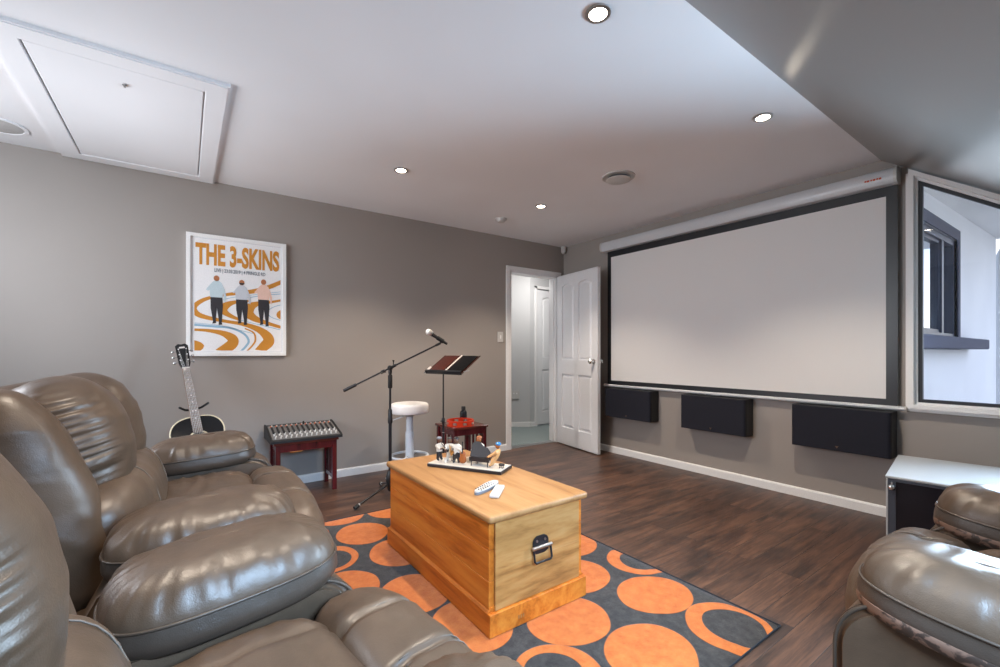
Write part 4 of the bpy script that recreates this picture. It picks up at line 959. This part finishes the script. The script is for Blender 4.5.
for q0, q1 in (((0,-.012,.985),(-.0,-.05,.985)), ((.025,0,1.0),(.025,0,1.045)), ((-.03,-.006,.955),(-.065,-.01,.945))):
    b = B(); tube(b, [q0, Vector(q0).lerp(Vector(q1), .6), q1], [.004,.004,.009], 10); obj('thumb_screw', b, M['black'], ms, True, 60)
tip = piv+dr*.41
b = B(); tube(b, [tip-dr*.02, tip+dr*.02], .009, 12); tube(b, [tip+dr*.015, tip+Vector((.03,0,.028))], .007, 10); obj('clip_mount', b, M['black'], ms, True, 60)
cc = tip+Vector((.022,0,.032)); mdir = Vector((-.095,-.02,.062)).normalized()
b = B(); tube(b, [cc-mdir*.022, cc+mdir*.035], .0165, 14); obj('mic_clip', b, M['rubber'], ms, True, 60)
mw_ = ms.location+S2*cc.x+F2*cc.y+Vector((0,0,cc.z))
mdw = (S2*mdir.x+F2*mdir.y+Vector((0,0,mdir.z))).normalized()
mc = thing('microphone', 'black handheld microphone with silver mesh head on the boom tip', 'microphone', tuple(mw_))
b = B(); tube(b, [-mdw*.055, -mdw*.045, mdw*.02, mdw*.075, mdw*.083], [.009,.0105,.0125,.0145,.016], 18); obj('handle', b, M['black'], mc, True, 50)
b = cushion(.025, .025, .029, 2.0, 14); bmesh.ops.transform(b, matrix=Matrix.Translation(mdw*.105) @ mdw.to_track_quat('Z','Y').to_matrix().to_4x4(), verts=b.verts); hd_ = obj('mesh_head', b, simple('silver_mesh', srgb(224,222,218), .35, .6, grain=.8, gscale=900), mc, True, 180)
b = B(); tube(b, [mdw*.081, mdw*.089], .021, 20); obj('collar_ring', b, M['steel'], mc, True, 60)
# ------------------------------------------------------------------ music stand and folder
mu = thing('music_stand', 'thin black folding music stand behind the pine chest', 'music stand', (1.715, 3.19, 0), math.atan2(-.954, .301))   # x = along the desk, +y = the side it leans to
b = B(); tube(b, [(0,0,.06),(0,0,.55)], .008, 12); obj('lower_tube', b, M['blackmetal'], mu, True, 60)
b = B(); tube(b, [(0,0,.5),(0,0,.93)], .006, 12); obj('upper_tube', b, M['blackmetal'], mu, True, 60)
b = B(); lathe(b, [(.009,.52),(.013,.53),(.013,.56),(.008,.57)], 14); tube(b, [(0,0,.545),(0,-.03,.545)], .004, 8); obj('clutch', b, M['black'], mu, True, 50)
b = B(); tube(b, [(0,-.03,.44),(0,-.034,.44)], .0, 6) if False else lathe(b, [(.006,.445),(.009,.45),(.006,.455)], 10); obj('lock_ring', b, M['knobwhite'], mu, True)
for k in range(3):
    a = 2*PI*k/3+.5; d = Vector((math.cos(a), math.sin(a), 0))
    b = B(); tube(b, [d*.01+Vector((0,0,.30)), d*.26+Vector((0,0,.014))], .0055, 8); tube(b, [d*.01+Vector((0,0,.08)), d*.15+Vector((0,0,.136))], .004, 8); lg = obj('leg', b, M['blackmetal'], mu, True, 60)
    b = B(); tube(b, [d*.245+Vector((0,0,.022)), d*.268+Vector((0,0,.010))], .0095, 10); obj('rubber_foot', b, M['rubber'], lg, True, 60)
dt = math.radians(-59)       # how far the desk leans back
DM = Matrix.Translation((0,0,.925)) @ Matrix.Rotation(dt, 4, 'X')
def desk(bm): bmesh.ops.transform(bm, matrix=DM, verts=bm.verts); return bm
b = B(); box(b, -.20, .20, -.028, .0, -.004, .006, .002); box(b, -.20, .20, -.03, -.026, -.004, .018, .001); obj('tray', desk(b), M['blackmetal'], mu)
b = B()
for x in (-.17, 0, .17): tube(b, [(x, 0, 0), (x*.9, .004, .27)], .004, 8)
for z in (.04, .26): tube(b, [(-.18, .004, z), (.18, .004, z)], .004, 8)
obj('desk_frame', desk(b), M['blackmetal'], mu, True, 60)
b = B(); tube(b, [(.20,-.01,.03),(.245,-.01,.05)], .003, 8); tube(b, [(-.20,-.01,.0),(-.215,-.01,.0)], .010, 10); obj('page_arm', desk(b), M['steel'], mu, True, 60)
fo = thing('music_folder', 'open dark brown folder lying on the music stand', 'folder', tuple(mu.location), mu.rotation_euler.z)
def sheet(x0, x1, z0, z1, y, bow, t=.004):
    bm = B(); n = 14; rows = []
    for i in range(n+1):
        u = i/n; x = x0+(x1-x0)*u; yy = y-bow*math.sin(PI*u)
        rows.append([bm.verts.new((x, yy+a, z)) for a, z in ((0,z0),(0,z1),(t,z1),(t,z0))])
    for a, c in zip(rows, rows[1:]):
        for j in range(4): bm.faces.new((a[j], a[(j+1)%4], c[(j+1)%4], c[j]))
    bm.faces.new(rows[0]); bm.faces.new(rows[-1]); bmesh.ops.recalc_face_normals(bm, faces=bm.faces); return bm
obj('cover', desk(sheet(-.205, -.006, .006, .275, -.010, -.006)), M['folder'], fo, True, 40); obj('cover', desk(sheet(.006, .205, .006, .275, -.010, -.006)), M['folder'], fo, True, 40)
obj('spine', desk(sheet(-.008, .008, .006, .275, -.014, .002, .008)), M['sheet'], fo, True, 40)
obj('page', desk(sheet(-.212, -.185, .0, .07, -.018, .01, .0012)), M['sheet'], fo, True, 40)
obj('pocket', desk(sheet(-.185, -.02, .012, .265, -.0135, .002, .0012)), simple('brown_gloss_sleeve', srgb(70,34,28), .12), fo, True, 40); obj('pocket', desk(sheet(.02, .185, .012, .265, -.0135, .002, .0012)), M['blackgloss'], fo, True, 40)

# ------------------------------------------------------------------ guitar on its stand
GP = Vector((.125, 3.42, 0))
gt = thing('acoustic_guitar', 'black acoustic guitar with cream binding on a stand behind the armrest', 'guitar', (GP.x, GP.y, .21))
gt.rotation_euler = (math.radians(-25), math.radians(-7.2), math.radians(4))
half = [(0,0),(.08,.002),(.14,.02),(.182,.06),(.197,.115),(.192,.17),(.168,.22),(.140,.262),(.132,.29),(.140,.33),(.148,.37),(.146,.41),(.128,.45),(.095,.478),(.05,.491),(0,.494)]
hs = [(p.x, p.y) for p in spline([(a, c, 0) for a, c in half], 5)]
outl = hs+[(-a, c) for a, c in hs[::-1][1:-1]]
b = B(); prism(b, outl, 'y', -.05, .055); gb = obj('body', b, M['blackgloss'], gt, True, 40)
for y in (-.0505, .0555):
    b = B(); tube(b, [(a*1.002, y, c) for a, c in outl], .0042, 6, True); obj('binding', b, M['cream'], gb, True, 180)
b = B(); ctube(b, .050, .060, 0, .0012, 36); bmesh.ops.transform(b, matrix=Matrix.Translation((0,-.0500,.335)) @ Matrix.Rotation(PI/2, 4, 'X'), verts=b.verts); obj('rosette', b, M['cream'], gb)
b = B(); lathe(b, [(0,0),(.05,0),(.05,.0008),(0,.0008)], 36, mat=Matrix.Translation((0,-.0500,.335)) @ Matrix.Rotation(PI/2, 4, 'X')); obj('sound_hole', b, M['rubber'], gb)
b = B(); box(b, -.075, .075, -.058, -.0495, .135, .165, .003); obj('bridge', b, M['fret'], gb)
b = B(); prism(b, [(-.028,.38),(.028,.38),(.0215,.845),(-.0215,.845)], 'y', -.062, -.056); nk = obj('fretboard', b, M['fret'], gt)
b = B()
for k in range(1, 20):
    z = .845-.645*(1-2**(-k/12)); w = .0215+(.845-z)/.465*.0065
    if z > .39: box(b, -w, w, -.0635, -.0615, z-.0007, z+.0007)
obj('frets', b, M['greyplastic'], nk)
for k in (3,5,7,9,12,15):
    z = .845-.645*(1-2**(-(k-.5)/12))
    for x in ((-.008,.008) if k == 12 else (0,)):
        b = B(); lathe(b, [(0,0),(.0042,0),(.0042,.0008),(0,.0008)], 12, mat=Matrix.Translation((x,-.0622,z)) @ Matrix.Rotation(PI/2, 4, 'X')); obj('position_dot', b, M['sheet'], nk)
b = B(); prism(b, [(-.028,.44),(.028,.44),(.0215,.85),(-.0215,.85)], 'y', -.056, -.036); box(b, -.026, .026, -.056, .05, .44, .50, .008); obj('neck', b, M['necktan'], gt, True, 40)
b = B(); box(b, -.0215, .0215, -.066, -.056, .845, .851); obj('nut', b, M['sheet'], gt)
b = B(); prism(b, [(-.0215,.85),(.0215,.85),(.033,.885),(.037,1.02),(.020,1.035),(0,1.03),(-.020,1.035),(-.037,1.02),(-.033,.885)], 'y', -.055, -.038); hsd = obj('headstock', b, M['blackgloss'], gt, True, 30)
for s in (-1, 1):
    for k in range(3):
        z = .905+k*.042
        b = B(); tube(b, [(s*.022,-.056,z),(s*.022,-.070,z)], .0045, 10); tube(b, [(s*.034,-.030,z),(s*.048,-.030,z)], .003, 8); cb_ = cushion(.009, .005, .010, 2.4, 8); bmesh.ops.translate(cb_, verts=cb_.verts, vec=(s*.055,-.030,z)); m_ = bpy.data.meshes.new('j'); cb_.to_mesh(m_); cb_.free(); b.from_mesh(m_); bpy.data.meshes.remove(m_)
        obj('tuning_peg', b, M['chrome'], hsd, True, 50)
b = B(); bt = box(b, -.016, .016, -.0558, -.0548, 1.0, 1.012); obj('headstock_inlay', b, M['sheet'], hsd)
b = B()
for k in range(6):
    x0_ = -.0165+k*.0066; s = -1 if k < 3 else 1; kk = k if k < 3 else 5-k
    tube(b, [(x0_*1.6, -.064, .150), (x0_, -.0668, .850), (s*.022, -.062, .905+kk*.042)], .0007, 5)
obj('strings', b, M['steel'], gt)
gs = thing('guitar_stand', 'black guitar stand whose yoke holds the guitar neck', 'guitar stand', (GP.x, GP.y, 0))
R_ = gt.rotation_euler.to_matrix()
def GW(v): return R_ @ Vector(v)+Vector((0,0,.21))
yk = GW((0,.0,.60)); 
b = B(); ft = Vector((.02,.14,.30)); tube(b, [Vector((.0,.16,.16)), GW((0.0,.10,.30)), GW((0.0,.03,.54))], .009, 10); obj('upright', b, M['blackmetal'], gs, True, 60)
b = B(); y1, y2 = GW((-.062,-.045,.60)), GW((.062,-.045,.60))
b = B(); tube(b, [GW((-.075,-.075,.565)), GW((-.045,-.02,.56)), GW((0,.0,.558)), GW((.045,-.02,.56)), GW((.085,-.075,.565))], .0075, 10); obj('yoke', b, M['rubber'], gs, True, 180)
for s in (-1, 1):
    b = B(); tube(b, [Vector((0,.16,.17)), Vector((s*.10,.03,.08)), GW((s*.09,.03,-.012)), GW((s*.09,-.075,-.014)), GW((s*.09,-.085,.03))], .008, 10); obj('cradle_arm', b, M['blackmetal'], gs, True, 180)
for a in (math.radians(200), math.radians(-20), math.radians(90)):
    d = Vector((math.cos(a), math.sin(a), 0)); b = B(); tube(b, [Vector((0,.16,.17)), Vector((0,.16,0))+d*.24+Vector((0,0,.012))], .008, 10); lg = obj('leg', b, M['blackmetal'], gs, True, 60)
    b = B(); tube(b, [Vector((0,.16,0))+d*.225+Vector((0,0,.02)), Vector((0,.16,0))+d*.248+Vector((0,0,.011))], .011, 10); obj('rubber_foot', b, M['rubber'], lg, True, 60)

# ------------------------------------------------------------------ small white cabinet with a dark glass door
cb = thing('glass_door_cabinet', 'small white cabinet with dark glass door behind the right recliner', 'cabinet', (2.82, .655, 0), math.radians(-82))   # x runs along the front
W_, D_, H_ = .62, .62, .50
b = B(); box(b, 0, W_, 0, D_, .02, .486, .003)
M['cabinet'] = simple('cabinet_white', srgb(178,183,188), .3)
cbb = obj('body', b, M['cabinet'], cb)
b = B(); box(b, -.006, W_+.006, -.012, D_, .487, H_, .004); obj('top', b, M['cabinet'], cb)
b = B(); ring_prism(b, rect(.004, W_-.004, .03, .485), rect(.034, W_-.03, .05, .476), 'y', -.016, -.001); dr_ = obj('door_frame', b, simple('dark_grey_frame', srgb(70,76,88), .35), cb)
b = B(); box(b, .028, W_-.028, -.012, -.004, .048, .478); obj('glass_pane', b, M['fridgeglass'], dr_)
b = B(); box(b, -.002, .006, -.018, 0, .03, .486, .002); obj('edge_strip', b, M['cabinet'], dr_)
b = B(); m_ = Matrix.Translation((.020,-.016,.45)) @ Matrix.Rotation(PI/2, 4, 'X'); lathe(b, [(.008,0),(.008,.008),(.014,.012),(.014,.020),(.009,.026),(0,.027)], 20, mat=m_); box(b, .016, .024, -.024, -.016, .461, .474, .002); obj('knob', b, M['chrome'], dr_, True, 50)
for x in (.262, .290):
    b = B(); lathe(b, [(.005,0),(.005,.003),(0,.003)], 12, mat=Matrix.Translation((x,-.012,.494)) @ Matrix.Rotation(PI/2, 4, 'X')); obj('screw', b, M['gasket'], cb)
for x, y in ((.05,.05),(W_-.05,.05),(.05,D_-.05),(W_-.05,D_-.05)):
    b = B(); lathe(b, [(.02,0),(.018,.022)], 14, (x,y,0)); obj('foot', b, M['rubber'], cb, True)

# ------------------------------------------------------------------ light
W = bpy.data.worlds.new('sky'); bpy.context.scene.world = W; W.use_nodes = True; nt = W.node_tree
bg = nt.nodes['Background']; tc = N(nt, 'ShaderNodeTexCoord'); sp = N(nt, 'ShaderNodeSeparateXYZ'); L(nt, tc.outputs['Generated'], sp.inputs[0])
mp = N(nt, 'ShaderNodeMapping'); mp.inputs['Scale'].default_value = (2.2, 2.2, 5.5); L(nt, tc.outputs['Generated'], mp.inputs[0])
cn = N(nt, 'ShaderNodeTexNoise', Scale=1.5, Detail=6.0, Roughness=.55); L(nt, mp.outputs[0], cn.inputs['Vector'])
blue = ramp(nt, sp.outputs[2], [(0.0, (.92,.96,1,1)), (.25, (.46,.64,1,1)), (1, (.30,.50,.95,1))])
cl = ramp(nt, cn.outputs['Fac'], [(.46, (0,0,0,1)), (.60, (1,1,1,1))])
mxs = N(nt, 'ShaderNodeMix', data_type='RGBA'); L(nt, cl, mxs.inputs[0]); L(nt, blue, mxs.inputs[6]); mxs.inputs[7].default_value = (.95,.97,1,1)
gr = N(nt, 'ShaderNodeMapRange'); gr.inputs['From Min'].default_value = -.02; gr.inputs['From Max'].default_value = .02; L(nt, sp.outputs[2], gr.inputs['Value'])
mg = N(nt, 'ShaderNodeMix', data_type='RGBA'); L(nt, gr.outputs[0], mg.inputs[0]); mg.inputs[6].default_value = (.42,.44,.42,1); L(nt, mxs.outputs[2], mg.inputs[7])
L(nt, mg.outputs[2], bg.inputs['Color']); bg.inputs['Strength'].default_value = 1.4
def daylight_panel(loc, rot, sx, sy, e, col):
    l = bpy.data.lights.new('daylight_fill', 'AREA'); l.shape = 'RECTANGLE'; l.size = sx; l.size_y = sy; l.energy = e; l.color = col
    o = bpy.data.objects.new('daylight_fill', l); C.objects.link(o); o.location = loc; o.rotation_euler = rot
daylight_panel((XW+.20, -.17, 1.22), (0, math.radians(100), 0), .9, 1.0, 150, (.58,.79,1))
daylight_panel((XR-.10, (RW[0]+RW[1])/2, (RW[2]+RW[3])/2), (0, math.radians(-74), 0), RW[3]-RW[2], RW[1]-RW[0], 55, (.90,.93,1))  # fill lamp outside the added rear window
daylight_panel(((SKY[0]+SKY[1])/2, (SKY[2]+SKY[3])/2, slope((SKY[2]+SKY[3])/2)+.14), (math.atan(KS), 0, 0), SKY[1]-SKY[0], .8, 95, (.45,.70,1))  # fill lamp above the added roof window
for x, y, lab in spots+[(-.05, 1.14, '')]:  # last spot is added: no fitting, out of view, lights the near recliners
    l = bpy.data.lights.new('downlight_beam', 'SPOT'); l.energy = 76; l.color = (1,.85,.69); l.spot_size = math.radians(112); l.spot_blend = .6; l.shadow_soft_size = .035
    o = bpy.data.objects.new('downlight_beam', l); C.objects.link(o); o.location = (x, y, HC-.012)
l = bpy.data.lights.new('hall_fill', 'AREA'); l.shape = 'DISK'; l.size = .5; l.energy = 14; l.color = (1,.97,.94); o = bpy.data.objects.new('hall_fill', l); C.objects.link(o); o.location = (3.7, 4.42, 2.38)  # unseen lamp without a fitting, added to brighten the hall

# ------------------------------------------------------------------ camera
cam = bpy.data.cameras.new('camera'); co = bpy.data.objects.new('camera', cam); C.objects.link(co)
co.location = (0, 0, 1.11); co.rotation_euler = (PI/2, 0, math.radians(54.4-90))
cam.sensor_width = 36; cam.lens = 440/1000*36; cam.shift_y = (351.5-333.5)/1000; cam.clip_start = .02
s = bpy.context.scene; s.camera = co
s.view_settings.view_transform = 'Standard'; s.view_settings.look = 'None'; s.view_settings.gamma = 1; s.view_settings.use_curve_mapping = False
s.view_settings.exposure = 0.62
s.cycles.max_bounces = 9; s.cycles.diffuse_bounces = 6; s.cycles.sample_clamp_indirect = 6; s.cycles.caustics_reflective = False
